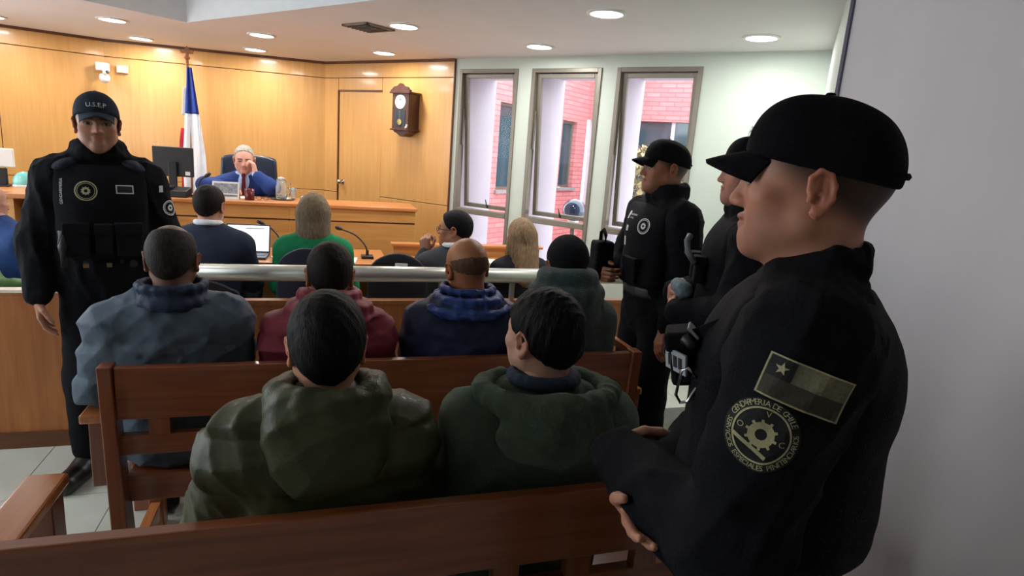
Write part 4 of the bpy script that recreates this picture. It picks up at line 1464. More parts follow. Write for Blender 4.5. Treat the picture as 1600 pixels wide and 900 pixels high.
def body(P, J, skin, yaw=0, pitch=0, roll=0, hair=None, beard=0., stub=0., vox=.0045, hands=True, hv=None, fat=1.0, nose=1.0, hs=1.0, fine=False, brow=None, core=.013, cutters=()):
    """one skin surface: head and neck, trunk, limbs, hands"""
    R = rotm(yaw, pitch, roll)
    hp = head_prims(fat, nose, fine=fine)
    Vh, Qh = grow(hp, vox, relax=0 if fine else 1)
    th = head_tint(Vh, skin, hair, beard, stub=stub, brow=brow)
    Vh = Vh * hs @ R.T + J['head']
    parts_ = [(Vh, Qh)]; tints = [th]
    low = trunk(J, .74) + arm(J, 'L', .045, .036, .026) + arm(J, 'R', .045, .036, .026) + leg(J, 'L', .07, .05, .038) + leg(J, 'R', .07, .05, .038) + foot(J, 'L', .032) + foot(J, 'R', .032)
    low += [C(J['nk'], J['nk'] + (J['head'] - J['nk']) * .45, .052, .050, .03)]
    v, q = grow(low + list(cutters), core)
    parts_.append((v, q)); tints.append(np.tile(np.array(skin[:3]), (len(v), 1)))
    for qd, s in (('L', -1), ('R', 1)):
        if hv and qd in hv:
            d, n, cu = hv[qd]
        else:
            d, n, cu = J['wr' + qd] - J['el' + qd], V3(0, 0, -1), (20, 30, 20)
        if not hands:
            continue
        v, q = grow(hand_prims(J['wr' + qd], d, n, s, cu), .0045)
        parts_.append((v, q)); tints.append(np.tile(np.array(skin[:3]), (len(v), 1)))
    me = np_mesh('body', parts_, SK, tints)
    return add('body', me, P), R

def on_head(J, R, prims, s=1.0):
    return xf(prims, R, J['head'], s)

# ---- peaked cap
def cap(P, J, R, m, vox=.005, hs=1.0, text=None, badge=False, lab=None):
    cr = [E((0, -.004, .050), (.086, .104, .098), .02), E((0, .040, .074), (.070, .056, .068), .03), E((0, -.055, .038), (.080, .066, .078), .03), H((0, .0, .037), (0, .20, -1), .006)]
    seam = folds(.0012, 60, 3)
    V, Q = grow(cr, vox, seam)
    V = V * hs @ R.T + J['head']
    cpo = add('cap', np_mesh('cap', [(V, Q)], m), P)
    def vis(u, v):
        s = 2 * u - 1
        a = s * rad(52)
        rx, ry = .082, .098
        bx, by = rx * math.sin(a), ry * math.cos(a) - .002
        ext = .070 * max(0.0, math.cos(a * 1.60)) ** .50
        x = bx * (1 - .02 * v)
        y = by + ext * v
        z = .060 - .014 * s * s - (.012 + .014 * s * s) * v - .006 * v * v
        return tuple(R @ (V3(x, y, z) * hs) + J['head']), tuple(R @ V3(0, .3, 1))
    MB().sheet(vis, 24, 8, .0060).build('visor', m, cpo, smooth=True)
    MB().lathe([(0, .004), (.006, .003), (.008, 0)], n=12).build('button', m, cpo, loc=tuple(R @ (V3(0, -.006, .149) * hs) + J['head']))
    # closing strap at the back
    st = []
    for i in range(9):
        a = rad(-40 + 10 * i)
        st.append(tuple(R @ (V3(.084 * math.sin(a), -.014 - .110 * math.cos(a), .034) * hs) + J['head']))
    MB().tube(st, .006, 6).build('strap', m, cpo)
    return cpo, cr

_bvh = {}

def surface_of(o):
    if o.name not in _bvh:
        me = o.data
        vs = [v.co.copy() for v in me.vertices]
        _bvh[o.name] = BVHTree.FromPolygons(vs, [tuple(p.vertices) for p in me.polygons])
    return _bvh[o.name]

def conform(prims, c, out, up, flat, lift):
    """lay flat artwork (x right, y up, seen from outside) onto a modelled surface"""
    c, o = V3(*c), V3(*out)
    o = o / np.linalg.norm(o)
    u = V3(*up); u = u - o * (u @ o); u = u / np.linalg.norm(u)
    r = np.cross(u, o)
    A = np.array([(p[0], p[1]) for p in flat])
    base = c + A[:, :1] * r + A[:, 1:2] * u
    bvh = surface_of(prims)
    hi = np.full(len(A), np.nan)
    for i in range(len(A)):
        q = bvh.ray_cast(Vector(base[i] + o * .12), Vector(-o), .25)
        if q[0] is not None:
            hi[i] = .12 - q[3]
    med = np.nanmedian(hi) if np.isfinite(hi).any() else 0
    hi = np.where(np.isfinite(hi), hi, med)
    hi = np.clip(hi, med - .03, med + .03)
    return base + (hi + lift)[:, None] * o

def art(name, parent, prims, c, out, up, flat, faces, m, lift=.0015):
    V = conform(prims, c, out, up, flat, lift)
    return MB().add([tuple(v) for v in V], faces).build(name, m, parent)

def grid_flat(x0, x1, y0, y1, nx, ny, rot=0.0):
    cs, sn = math.cos(rot), math.sin(rot)
    vs, fs = [], []
    for i in range(nx + 1):
        for j in range(ny + 1):
            x = x0 + (x1 - x0) * i / nx; y = y0 + (y1 - y0) * j / ny
            vs.append((x * cs - y * sn, x * sn + y * cs))
    for i in range(nx):
        for j in range(ny):
            a = i * (ny + 1) + j
            fs.append((a, a + ny + 1, a + ny + 2, a + 1))
    return vs, fs

def ring_flat(r0, r1, n=48, sx=1.0, rot=0.0):
    vs, fs = [], []
    for i in range(n):
        a = 2 * math.pi * i / n
        for r in (r0, r1):
            x, y = r * math.cos(a) * sx, r * math.sin(a)
            vs.append((x * math.cos(rot) - y * math.sin(rot), x * math.sin(rot) + y * math.cos(rot)))
    for i in range(n):
        j = (i + 1) % n
        fs.append((2 * i, 2 * i + 1, 2 * j + 1, 2 * j))
    return vs, fs

def disc_flat(r, n=32, k=4):
    vs, fs = [(0, 0)], []
    for q in range(1, k + 1):
        for i in range(n):
            a = 2 * math.pi * i / n
            vs.append((r * q / k * math.cos(a), r * q / k * math.sin(a)))
    for i in range(n):
        fs.append((0, 1 + i, 1 + (i + 1) % n))
        for q in range(k - 1):
            a, b = 1 + q * n + i, 1 + q * n + (i + 1) % n
            fs.append((a, a + n, b + n, b))
    return vs, fs

def arc_text(s, r, a0, a1, size, inward=False, rot=0.0):
    """letters set round a circle, angles in degrees clockwise from the top"""
    vs, fs = [], []
    n = len(s)
    for i, ch in enumerate(s):
        if ch == ' ':
            continue
        a = rad(a0 + (a1 - a0) * (i / max(n - 1, 1)))
        v, f = text_mesh(ch, size)
        o = len(vs)
        th = -a if not inward else -a + math.pi
        for x, y, _ in v:
            X = x * math.cos(th) - y * math.sin(th) + r * math.sin(a)
            Y = x * math.sin(th) + y * math.cos(th) + r * math.cos(a)
            vs.append((X * math.cos(rot) - Y * math.sin(rot), X * math.sin(rot) + Y * math.cos(rot)))
        fs += [tuple(q + o for q in p) for p in f]
    return vs, fs

def flat_text(s, size, at=(0, 0), rot=0.0):
    v, f = text_mesh(s, size)
    cs, sn = math.cos(rot), math.sin(rot)
    return [((x + at[0]) * cs - (y + at[1]) * sn, (x + at[0]) * sn + (y + at[1]) * cs) for x, y, _ in v], f
# ================================================================== PEOPLE
def cloth(name, c, rough=.85, bump=.25, bscale=140, vary=.12, nscale=25, sheen=.0, coat=0.0, spec=.2):
    return mat(name, c, rough, vary=vary, nscale=nscale, bump=bump, bscale=bscale, sheen=sheen, spec=spec, coat=coat)

def hairmat(name, c, rough=.6):
    return mat(name, c, rough, vary=.35, nscale=120, stretch=(1, 1, .25), bump=.35, bscale=220, spec=.12)

SKIN_TAN = rgb(168, 116, 88); SKIN_MID = rgb(188, 138, 112); SKIN_PALE = rgb(206, 158, 136); SKIN_BROWN = rgb(156, 102, 66)
HAIR_BLACK = hairmat('black_hair', rgb(14, 13, 14))
HAIR_SOFT = hairmat('dark_brown_hair', rgb(26, 21, 19))
HAIR_GREY = hairmat('white_hair', rgb(168, 162, 152))
M_TROUSER = cloth('dark_trousers', rgb(30, 32, 40))
M_SHOE = mat('black_leather', rgb(18, 17, 17), .35, vary=.1)

def lower(P, J, m=None, shoes=None, r=(.088, .068, .055), vox=.011, cutters=()):
    pr = [C(J['pel'] + V3(0, 0, -.02), J['pel'] + V3(0, 0, .05), .135, .13, .04, sc=(1.15, .85, 1))]
    for q in 'LR':
        pr += leg(J, q, *r)
    part('trousers', pr + list(cutters), vox, m or M_TROUSER, P, folds(.004, 30, 5))
    for q in 'LR':
        part('shoe', foot(J, q, .046), .008, shoes or M_SHOE, P)

def tuck(top, sw, l, r):
    J = sit_joints(top, .452, sw=sw)
    J['elL'][0] = -l; J['elR'][0] = r
    return J

def seated(label, x, y, heading, top, m, disp, g=1.15, sl=(.088, .076, .055), vox=.009, extra=(), skin=SKIN_TAN, seat=.452, sw=.18, yaw=0, pitch=0, roll=0,
           hair=None, hairp=None, hdisp=None, hv=None, J=None, stub=0., hairc=None, beard=0., cut=.93, jname='jacket', fat=1.0, kk=.06, z=0.0, hpos=None, tors=None, hvox=.0045, back=-.135, bz=.892, seat_y=(-.6, .33), xl=None, xr=None, extra_cut=()):
    P = person(label, (x, y, z), heading)
    J = J or sit_joints(top - z, seat, sw=sw)
    if hpos is not None:
        J['head'] = V3(*hpos)
    # clothes flatten against the seat and the backrest they press on
    Rb = rotm(0 if bz > 1 else -heading)      # a chair turns with its sitter, a bench does not
    c_ = lambda x, y, z: tuple(Rb @ V3(x, y, z))
    cutters = [B(c_(0, sum(seat_y) / 2, seat / 2 - .2), (.8, (seat_y[1] - seat_y[0]) / 2, seat / 2 + .205), 0.0, .012, 's', R=Rb), B(c_(0, back - .3, bz / 2), (.8, .3, bz / 2), 0.0, .012, 's', R=Rb)]
    cutters += [B(c_(*cc), hh, 0.0, .012, 's', R=Rb) for cc, hh in extra_cut]
    # shoulders pressed against the neighbour's
    if xl is not None:
        cutters.append(H(c_(xl - x, 0, 0), c_(-1, 0, 0), .02))
    if xr is not None:
        cutters.append(H(c_(xr - x, 0, 0), c_(1, 0, 0), .02))
    body(P, J, skin, yaw, pitch, roll, hair=hairc, stub=stub, beard=beard, hv=hv, fat=fat, cutters=cutters)
    R = rotm(yaw, pitch, roll)
    pr = trunk(J, g, **(tors or {})) + arm(J, 'L', *sl, cut=cut) + arm(J, 'R', *sl, cut=cut) + list(extra(J) if callable(extra) else extra)
    jk = part(jname, pr + cutters + [H((0, 0, seat + .012), (0, 0, -1), .006)], vox, m, P, disp)
    lower(P, J, cutters=cutters)
    if hairp is not None:
        V, Q = grow(hairp, hvox, hdisp)
        V = V @ R.T + J['head']
        add('hair', np_mesh('hair', [(V, Q)], hair or HAIR_BLACK), P)
    return P, J, R, pr

# ---------------------------------------------------------------- the bench of four
m = cloth('grey_blue_nylon', rgb(80, 94, 108), .6, bump=.15)
P, J, R, pr = seated('man in grey-blue jacket with dark standing collar, balding crown, on the bench', -0.485, 2.36, 4, 1.323, m, J=tuck(1.323, .185, .25, .22), xr=-.224, extra_cut=[((-.487, 0, .33), (.30, .8, .345))], disp=
                     folds(.016, 30, 11, (1, 1, 1.6), quilt=(.13, .010, .02)), g=1.24, sl=(.098, .085, .06), vox=.008, sw=.185, skin=rgb(132, 96, 78),
                     hairp=hair_short(.0045, front=(.03, .10)) + [E((0, .035, .128), (.058, .085, .045), .02, 's')], hair=hairmat('cropped_grey_hair', rgb(44, 40, 38)),
                     hdisp=hair_disp(.002, 160, 2), stub=.55, hairc=rgb(70, 60, 54), yaw=-4)
part('collar', ring((0, -.005, J['nk'][2] + .015), .088, .088, .020, zb=.0, n=18) + ring((0, -.008, J['nk'][2] + .045), .102, .100, .014, zb=.0, n=18) + ring((0, -.012, J['nk'][2] - .01), .10, .095, .022),
     .006, cloth('dark_navy_collar', rgb(40, 52, 76), .6), P, folds(.004, 40, 4))

m = cloth('maroon_nylon', rgb(130, 50, 64), .55, bump=.12)
P, J, R, pr = seated('man in maroon padded jacket with bunched hood, on the bench', 0.045, 2.36, 0, 1.272, m, J=tuck(1.272, .168, .20, .20), xl=-.212, xr=.304, disp=
                     folds(.014, 30, 21, (1, 1, 1.4), quilt=(.115, .013, .03)), g=1.2, sl=(.098, .088, .06), vox=.008, sw=.175,
                     extra=lambda J: ring((0, -.02, J['nk'][2] + .005), .125, .115, .034, zb=.02, k=.012, back=1.2) + ring((0, -.02, J['nk'][2] + .05), .100, .095, .026, zb=.02, k=.010)
                     + [E((0, -.10, J['nk'][2] - .03), (.14, .06, .06), .03)],
                     hairp=hair_short(.010), hdisp=hair_disp(.003, 120, 5), hair=HAIR_SOFT, skin=SKIN_TAN)

m = cloth('navy_nylon', rgb(42, 48, 76), .55, bump=.12)
P, J, R, pr = seated('bald man in navy jacket with ruffled blue hood edge, on the bench', 0.575, 2.36, -2, 1.308, m, J=tuck(1.308, .165, .20, .16), xl=.316, xr=.794, disp=
                     folds(.014, 30, 31, (1, 1, 1.4), quilt=(.15, .010, .03)), g=1.2, sl=(.095, .085, .06), vox=.008, sw=.175, skin=SKIN_BROWN, yaw=10, roll=-4, pitch=-6,
                     extra=lambda J: ring((0, -.02, J['nk'][2] - .005), .125, .115, .034, zb=.0, k=.012, back=1.2),
                     hairp=[E((0, -.018, .041), (.0782, .0995, .091), .02), H((0, .02, .0), (0, .9, -.3), .01), H((0, -.085, -.045), (0, .55, -.83), .01), E((0, .01, .10), (.092, .125, .075), .02, 's')],
                     hdisp=hair_disp(.002, 160, 7), hair=hairmat('grizzled_hair', rgb(86, 64, 48)))
part('hood', ring((0, -.035, J['nk'][2] + .02), .120, .115, .024, zb=.0, k=.008, gap=.12) + ring((0, -.045, J['nk'][2] - .015), .150, .130, .022, zb=-.005, k=.008, gap=.25) + ring((0, -.02, J['nk'][2] + .055), .100, .100, .016, zb=.0, k=.008, gap=.15),
     .006, cloth('blue_hood_lining', rgb(44, 66, 122), .5), P, folds(.010, 70, 9))

m = cloth('dark_teal_knit', rgb(42, 68, 68), .95, bump=.9, bscale=260, sheen=.4)
P, J, R, pr = seated('man in dark teal knitted hooded jumper and black beanie, on the bench', 1.005, 2.36, -4, 1.322, m, J=tuck(1.322, .150, .155, .21), xl=.806, xr=1.252, disp=
                     folds(.006, 22, 41, quilt=None), g=1.16, sl=(.090, .080, .055), vox=.008, sw=.165, jname='jumper',
                     extra=lambda J: ring((0, -.015, J['nk'][2] + .02), .112, .112, .040, zb=.01, k=.03, back=1.15) + ring((0, -.015, J['nk'][2] + .082), .092, .098, .034, zb=.02, k=.02, back=1.1)
                     + [E((0, -.11, J['nk'][2] - .04), (.12, .055, .07), .04)])
bn = [E((0, -.014, .050), (.088, .108, .096), .02), H((0, .06, .030), (0, .25, -1), .006)]
V, Q = grow(bn, .005, folds(.002, 50, 3))
add('beanie', np_mesh('beanie', [(V @ R.T + J['head'], Q)], cloth('black_knit', rgb(20, 24, 30), .95, bump=.8, bscale=260)), P)
part('hair', on_head(J, R, hair_short(.006)), .005, HAIR_BLACK, P)

# ---------------------------------------------------------------- the two on the nearest bench
m = cloth('olive_nylon', rgb(66, 70, 46), .5, bump=.15, coat=.05)
P, J, R, pr = seated('black-haired man in olive padded jacket with thick hood, on the nearest bench', 0.022, 1.395, 2, 1.307, m, J=tuck(1.307, .175, .24, .215), xr=.288, disp=
                     folds(.016, 30, 51, (1, 1, 1.3), quilt=(.125, .014, .02)), g=1.26, sl=(.105, .094, .065), vox=.0065, sw=.178, kk=.05,
                     hairp=hair_short(.013, back=-.062), hdisp=hair_disp(.004, 110, 8), skin=SKIN_MID, hvox=.004)
hd = ring((0, -.030, J['nk'][2] + .030), .105, .100, .034, zb=.012, k=.012, back=1.15, gap=.1) + [E((0, -.115, J['nk'][2] - .075), (.130, .060, .105), .04), E((-.085, -.09, J['nk'][2] - .02), (.055, .05, .06), .03), E((.085, -.09, J['nk'][2] - .02), (.055, .05, .06), .03), E((0, -.12, J['nk'][2] - .02), (.07, .045, .05), .03)]
part('hood', hd, .006, m, P, folds(.012, 38, 57))

m = cloth('grey_green_cotton', rgb(70, 84, 70), .85, bump=.3)
P, J, R, pr = seated('man in grey-green parka with wide open hood, head turned aside, on the nearest bench', 0.552, 1.395, -4, 1.317, m, J=tuck(1.317, .175, .215, .24), xl=.300, disp=
                     folds(.014, 26, 61), g=1.22, sl=(.100, .090, .065), vox=.0065, sw=.178, yaw=24, roll=0, kk=.05,
                     hairp=hair_short(.012, back=-.050, front=(.070, .080)), hdisp=hair_disp(.005, 90, 18), skin=SKIN_PALE, hvox=.004)
hd = ring((0, -.045, J['nk'][2] + .006), .162, .125, .029, zb=.012, k=.010, gap=.12, n=22) + [E((0, -.150, J['nk'][2] - .060), (.150, .050, .085), .04)]
part('hood', hd, .006, m, P, folds(.010, 34, 67))
part('shirt_collar', ring((0, -.012, J['nk'][2] + .030), .078, .080, .015, zb=.012, n=18), .005, cloth('dark_blue_cotton', rgb(46, 56, 72)), P)

# ---------------------------------------------------------------- counsel
suit_navy = cloth('navy_suit', rgb(40, 48, 66), .8, bump=.1)
shirt = cloth('white_shirt', rgb(226, 230, 236), .8, bump=.05)
J = sit_joints(1.325, .51, sw=.185)
for q, s in (('L', -1), ('R', 1)):
    J['el' + q] = V3(s * .215, .12, J['sh' + q][2] - .25); J['wr' + q] = V3(s * .12, .34, .90)
P, J, R, pr = seated('dark-haired man in navy suit with white shirt collar, seen from behind', -0.635, 4.13, -12, 1.325, suit_navy, folds(.004, 20, 71), g=1.1, sl=(.078, .066, .045), vox=.010, J=J, seat=.513, back=-.165, bz=1.06, seat_y=(-.3, .25),
                     hairp=hair_short(.009) + [E((0, -.080, .137), (.012, .014, .012), .02, 's')], hdisp=hair_disp(.002, 120, 3), hair=HAIR_SOFT, skin=SKIN_MID, hairc=rgb(40, 30, 26), stub=.7, jname='suit_jacket')
part('shirt_collar', ring((0, -.012, J['nk'][2] + .022), .066, .068, .014, zb=.018, n=16), .005, shirt, P)

J = sit_joints(1.312, .51, sw=.165)
for q, s in (('L', -1), ('R', 1)):
    J['el' + q] = V3(s * .215, .10, J['sh' + q][2] - .25); J['wr' + q] = V3(s * .12, .33, .89)
hb = [E((0, -.016, .040), (.092, .110, .103), .02), C((0, -.045, .01), (0, -.05, -.105), .088, .086, .03, sc=(1.22, .80, 1)), C((-.075, -.005, .0), (-.083, -.012, -.11), .026, .022, .02), C((.075, -.005, .0), (.083, -.012, -.11), .026, .022, .02),
      E((0, .095, -.02), (.060, .07, .105), .02, 's')]
P, J, R, pr = seated('woman in bright green blazer with ash-brown bobbed hair', -0.025, 4.06, -6, 1.312, cloth('green_blazer', rgb(20, 120, 76), .8, bump=.1), folds(.004, 20, 81), g=1.02, sl=(.076, .064, .043), vox=.010, J=J, seat=.513, back=-.165, bz=1.06, seat_y=(-.3, .25),
                     hairp=hb, hdisp=folds(.004, 60, 4, (1, 1, .15)), hair=hairmat('ash_brown_hair', rgb(120, 104, 84)), skin=SKIN_PALE, jname='blazer', fat=.92)

# man with spectacles, looking along the table, forearm raised
J = sit_joints(1.255, .51, sw=.175)
J['elL'] = V3(-.22, .14, .81); J['wrL'] = V3(-.16, .13, .965)
J['elR'] = V3(.17, .08, .80); J['wrR'] = V3(.08, .17, .70)
P, J, R, pr = seated('man in dark grey suit and spectacles, one hand raised, beside the empty black chair', 0.86, 3.94, 4, 1.255, xr=1.098, m=cloth('charcoal_suit', rgb(58, 60, 66), .85, bump=.1), disp=folds(.004, 20, 91), g=1.08, sl=(.076, .064, .045), vox=.010, J=J, seat=.513, back=-.165, bz=1.06, seat_y=(-.3, .25),
                     yaw=58, hairp=hair_short(.011), hdisp=hair_disp(.002, 120, 13), hair=HAIR_BLACK, skin=SKIN_TAN, jname='suit_jacket',
                     hv=dict(L=((-.1, .15, 1), (.5, .6, 0), (55, 70, 40)), R=((-1, .5, -.1), (0, 0, -1), (15, 20, 15))))
part('shirt_collar', ring((0, -.012, J['nk'][2] + .022), .068, .070, .014, zb=.018, n=16), .005, shirt, P)
sp = MB()
def hp_(x, y, z):
    return tuple(R @ V3(x, y, z) + J['head'])
for s in (-1, 1):
    sp.tube([hp_(s * .034 + .021 * math.cos(t * .5236), .104, .010 + .016 * math.sin(t * .5236)) for t in range(13)], .0018, 6)
    sp.tube([hp_(s * .056, .102, .014), hp_(s * .080, .05, .014), hp_(s * .084, -.004, .012)], .0018, 6)
sp.tube([hp_(-.013, .106, .014), hp_(.013, .106, .014)], .0018, 6)
sp.build('spectacles', M_BLACK, P)

J = sit_joints(1.225, .51, sw=.15)
for q, s in (('L', -1), ('R', 1)):
    J['el' + q] = V3(s * .175, .10, J['sh' + q][2] - .24); J['wr' + q] = V3(s * .08, .15, .72)
hl = [E((0, -.014, .040), (.088, .108, .102), .02), C((0, -.055, .0), (.01, -.10, -.26), .088, .085, .03, sc=(1.2, .62, 1)), C((-.075, -.01, .0), (-.095, -.02, -.22), .028, .026, .02), C((.075, -.01, .0), (.10, -.03, -.26), .028, .028, .02),
      E((0, .095, -.02), (.060, .07, .11), .02, 's')]
P, J, R, pr = seated('woman with long light-brown hair and black top, by the windows', 1.32, 3.93, 10, 1.225, xl=1.106, m= cloth('black_top', rgb(28, 26, 32), .85), disp=folds(.004, 22, 95), g=.98, sl=(.07, .058, .042), vox=.010, J=J, seat=.513, back=-.165, bz=1.06, seat_y=(-.3, .25),
                     hairp=hl, hdisp=folds(.005, 70, 6, (1, 1, .12)), hair=hairmat('light_brown_hair', rgb(132, 108, 84)), skin=SKIN_PALE, jname='top', fat=.9)

# the two cut off by the left edge of the picture
J = sit_joints(1.255, .51, sw=.19)
P, J, R, pr = seated('bald man in blue jacket at the left edge, beyond the partition', -1.85, 4.50, -38, 1.255, cloth('royal_blue_cloth', rgb(40, 66, 116), .8), folds(.004, 20, 97), hpos=(-.04, -.04, 1.125), g=1.2, sl=(.09, .075, .05), vox=.011, J=J, seat=.513, back=-.165, bz=1.06, seat_y=(-.3, .25), skin=SKIN_PALE)
J = sit_joints(1.285, .51, sw=.16)
P, J, R, pr = seated('person in pale green coat at the left edge, close behind the partition', -1.80, 3.90, -80, 1.285, cloth('pale_green_coat', rgb(128, 160, 116), .85), folds(.005, 20, 99, quilt=(.12, .005, 0)), g=1.1, sl=(.085, .07, .05), vox=.011, J=J, seat=.513, back=-.165, bz=1.06, seat_y=(-.3, .25), skin=SKIN_MID,
                     hairp=hair_short(.012), hair=HAIR_SOFT, hdisp=hair_disp(.003, 100, 3))

# ---------------------------------------------------------------- the judge
J = sit_joints(1.545 - .30, .51, sw=.185, headf=.10, lean=.08)
J['che'] = J['che'] + V3(0, .05, 0); J['nk'] = J['nk'] + V3(0, .05, 0)
J['elL'] = V3(-.30, .30, .865); J['wrL'] = V3(-.075, .275, .985)
J['elL'] = V3(-.24, .30, .905); J['wrL'] = V3(-.100, .245, 1.020)
J['elR'] = V3(.30, .22, .905); J['wrR'] = V3(.14, .37, .915)
blue = cloth('blue_suit', rgb(36, 60, 120), .75, bump=.08)
P, J, R, pr = seated('white-haired judge in blue suit and dark red tie, resting his chin on his hand', -0.615, 6.03, 180, 1.545, blue, folds(.004, 20, 15), g=1.15, sl=(.080, .066, .05), vox=.009, J=J, seat=.513, back=-.165, bz=1.06, seat_y=(-.3, .25), z=.30, skin=rgb(214, 160, 140),
                     yaw=4, pitch=-8, hairp=hair_short(.007, front=(.066, .092)), hdisp=hair_disp(.003, 90, 31), hair=HAIR_GREY, cut=.82, jname='suit_jacket', fat=1.06,
                     hv=dict(L=((.15, -.25, 1.0), (.9, -.1, -.1), (50, 75, 40)), R=((-1, .6, 0), (0, 0, -1), (20, 25, 20))))
sh_pr = [E((0, J['che'][1] + .085, J['che'][2] + .045), (.055, .045, .13), .02)] + ring((0, J['nk'][1] + .0, J['nk'][2] + .015), .064, .066, .014, n=16)
part('shirt', sh_pr, .005, cloth('light_blue_shirt', rgb(176, 200, 232), .8, bump=.05), P)
part('tie', [C((0, J['che'][1] + .125, J['che'][2] + .15), (0, J['che'][1] + .138, J['che'][2] - .10), .013, .026, .01, sc=(1, .5, 1)), E((0, J['che'][1] + .118, J['che'][2] + .155), (.018, .014, .016), .01)], .004, cloth('dark_red_tie', rgb(96, 24, 44), .5), P)
a, b = J['elL'], J['wrL']
part('shirt_cuff', [C(a + (b - a) * .78, a + (b - a) * .93, .043, .037, .01)], .005, _mats['light_blue_shirt'], P)

# ---------------------------------------------------------------- guards in black
UNI = cloth('black_twill', rgb(17, 18, 23), .85, bump=.25, bscale=200, spec=.10)
UNI_V = cloth('black_cordura', rgb(15, 16, 21), .8, bump=.4, bscale=320, spec=.12)
UNI_N = cloth('navy_black_cordura', rgb(28, 34, 46), .7, bump=.3, bscale=320)
CAPM = cloth('black_cap_cloth', rgb(14, 14, 18), .9, spec=.10, bump=.3, bscale=260)
CAPN = cloth('navy_cap_cloth', rgb(34, 42, 54), .85, bump=.3, bscale=260)
THREAD = mat('khaki_thread', rgb(168, 162, 124), .8, vary=.15, nscale=400)
THREAD_W = mat('white_thread', rgb(206, 210, 210), .7, vary=.1, nscale=300)
PATCH_OL = mat('olive_patch', rgb(112, 108, 84), .9, vary=.2, nscale=300)
PATCH_DK = mat('dark_olive_patch', rgb(62, 56, 46), .9, vary=.2, nscale=300)
PATCH_BK = mat('black_patch', rgb(26, 26, 28), .9, vary=.1)
HAIRTINT = rgb(34, 28, 26)

def emblem(parent, prims, c, out, up, r, rot=0.0, thread=THREAD, fine=True, base=True):
    """round embroidered badge: lettering round a ring, cogwheel with crossed rifle inside"""
    if base:
        v, f = disc_flat(r * 1.02, 40, 5)
        pt = art('badge', parent, prims, c, out, up, v, f, PATCH_BK, .0010)
    else:
        pt = parent
    def a(name, vf, lift=.0022):
        return art(name, pt, prims, c, out, up, vf[0], vf[1], thread, lift)
    a('badge_ring', ring_flat(r * .74, r * .79, 48))
    g = ring_flat(r * .16, r * .36, 32)
    a('badge_gear', g)
    vs, fs = [], []
    for i in range(10):
        t = 2 * math.pi * i / 10
        o = len(vs)
        for (x, y) in ((-.045, .34), (.045, .34), (.035, .44), (-.035, .44)):
            x *= r; y *= r
            vs.append((x * math.cos(t) - y * math.sin(t), x * math.sin(t) + y * math.cos(t)))
        fs.append((o, o + 1, o + 2, o + 3))
    a('badge_teeth', (vs, fs))
    if fine:
        bar, bf = grid_flat(-.60 * r, .46 * r, -.50 * r, -.40 * r, 6, 1, rad(-28) + rot)
        a('badge_rifle', (bar, bf), .0026)
        for s, x, y in (('O', -.58, .16), ('V', .12, .60), ('C', .56, -.16)):
            a('badge_letter', flat_text(s, r * .24, (x * r, y * r), rot))
        a('badge_lettering', arc_text('GENDARMERIA DE CHILE', r * .90, -62 , 62, r * .23, rot=rot))
        a('badge_lettering', arc_text('SERVICIOS ESPECIALES PENITENCIARIOS', r * .90, 282, 82, r * .20, inward=True, rot=rot))
    else:
        a('badge_ring', ring_flat(r * .88, r * 1.0, 40))
    return pt

def vest_prims(J, g=1.2, z0=None, z1=None):
    z0 = z0 or J['wai'][2] - .03
    z1 = z1 or J['shL'][2] + .02
    return trunk(J, g, dep=.86, sh=.062) + [H((0, 0, z1 + .05), (0, 0, 1), .01), H((0, 0, z0), (0, 0, -1), .012), H((-.175, 0, 0), (-1, 0, 0), .02), H((.175, 0, 0), (1, 0, 0), .02)]

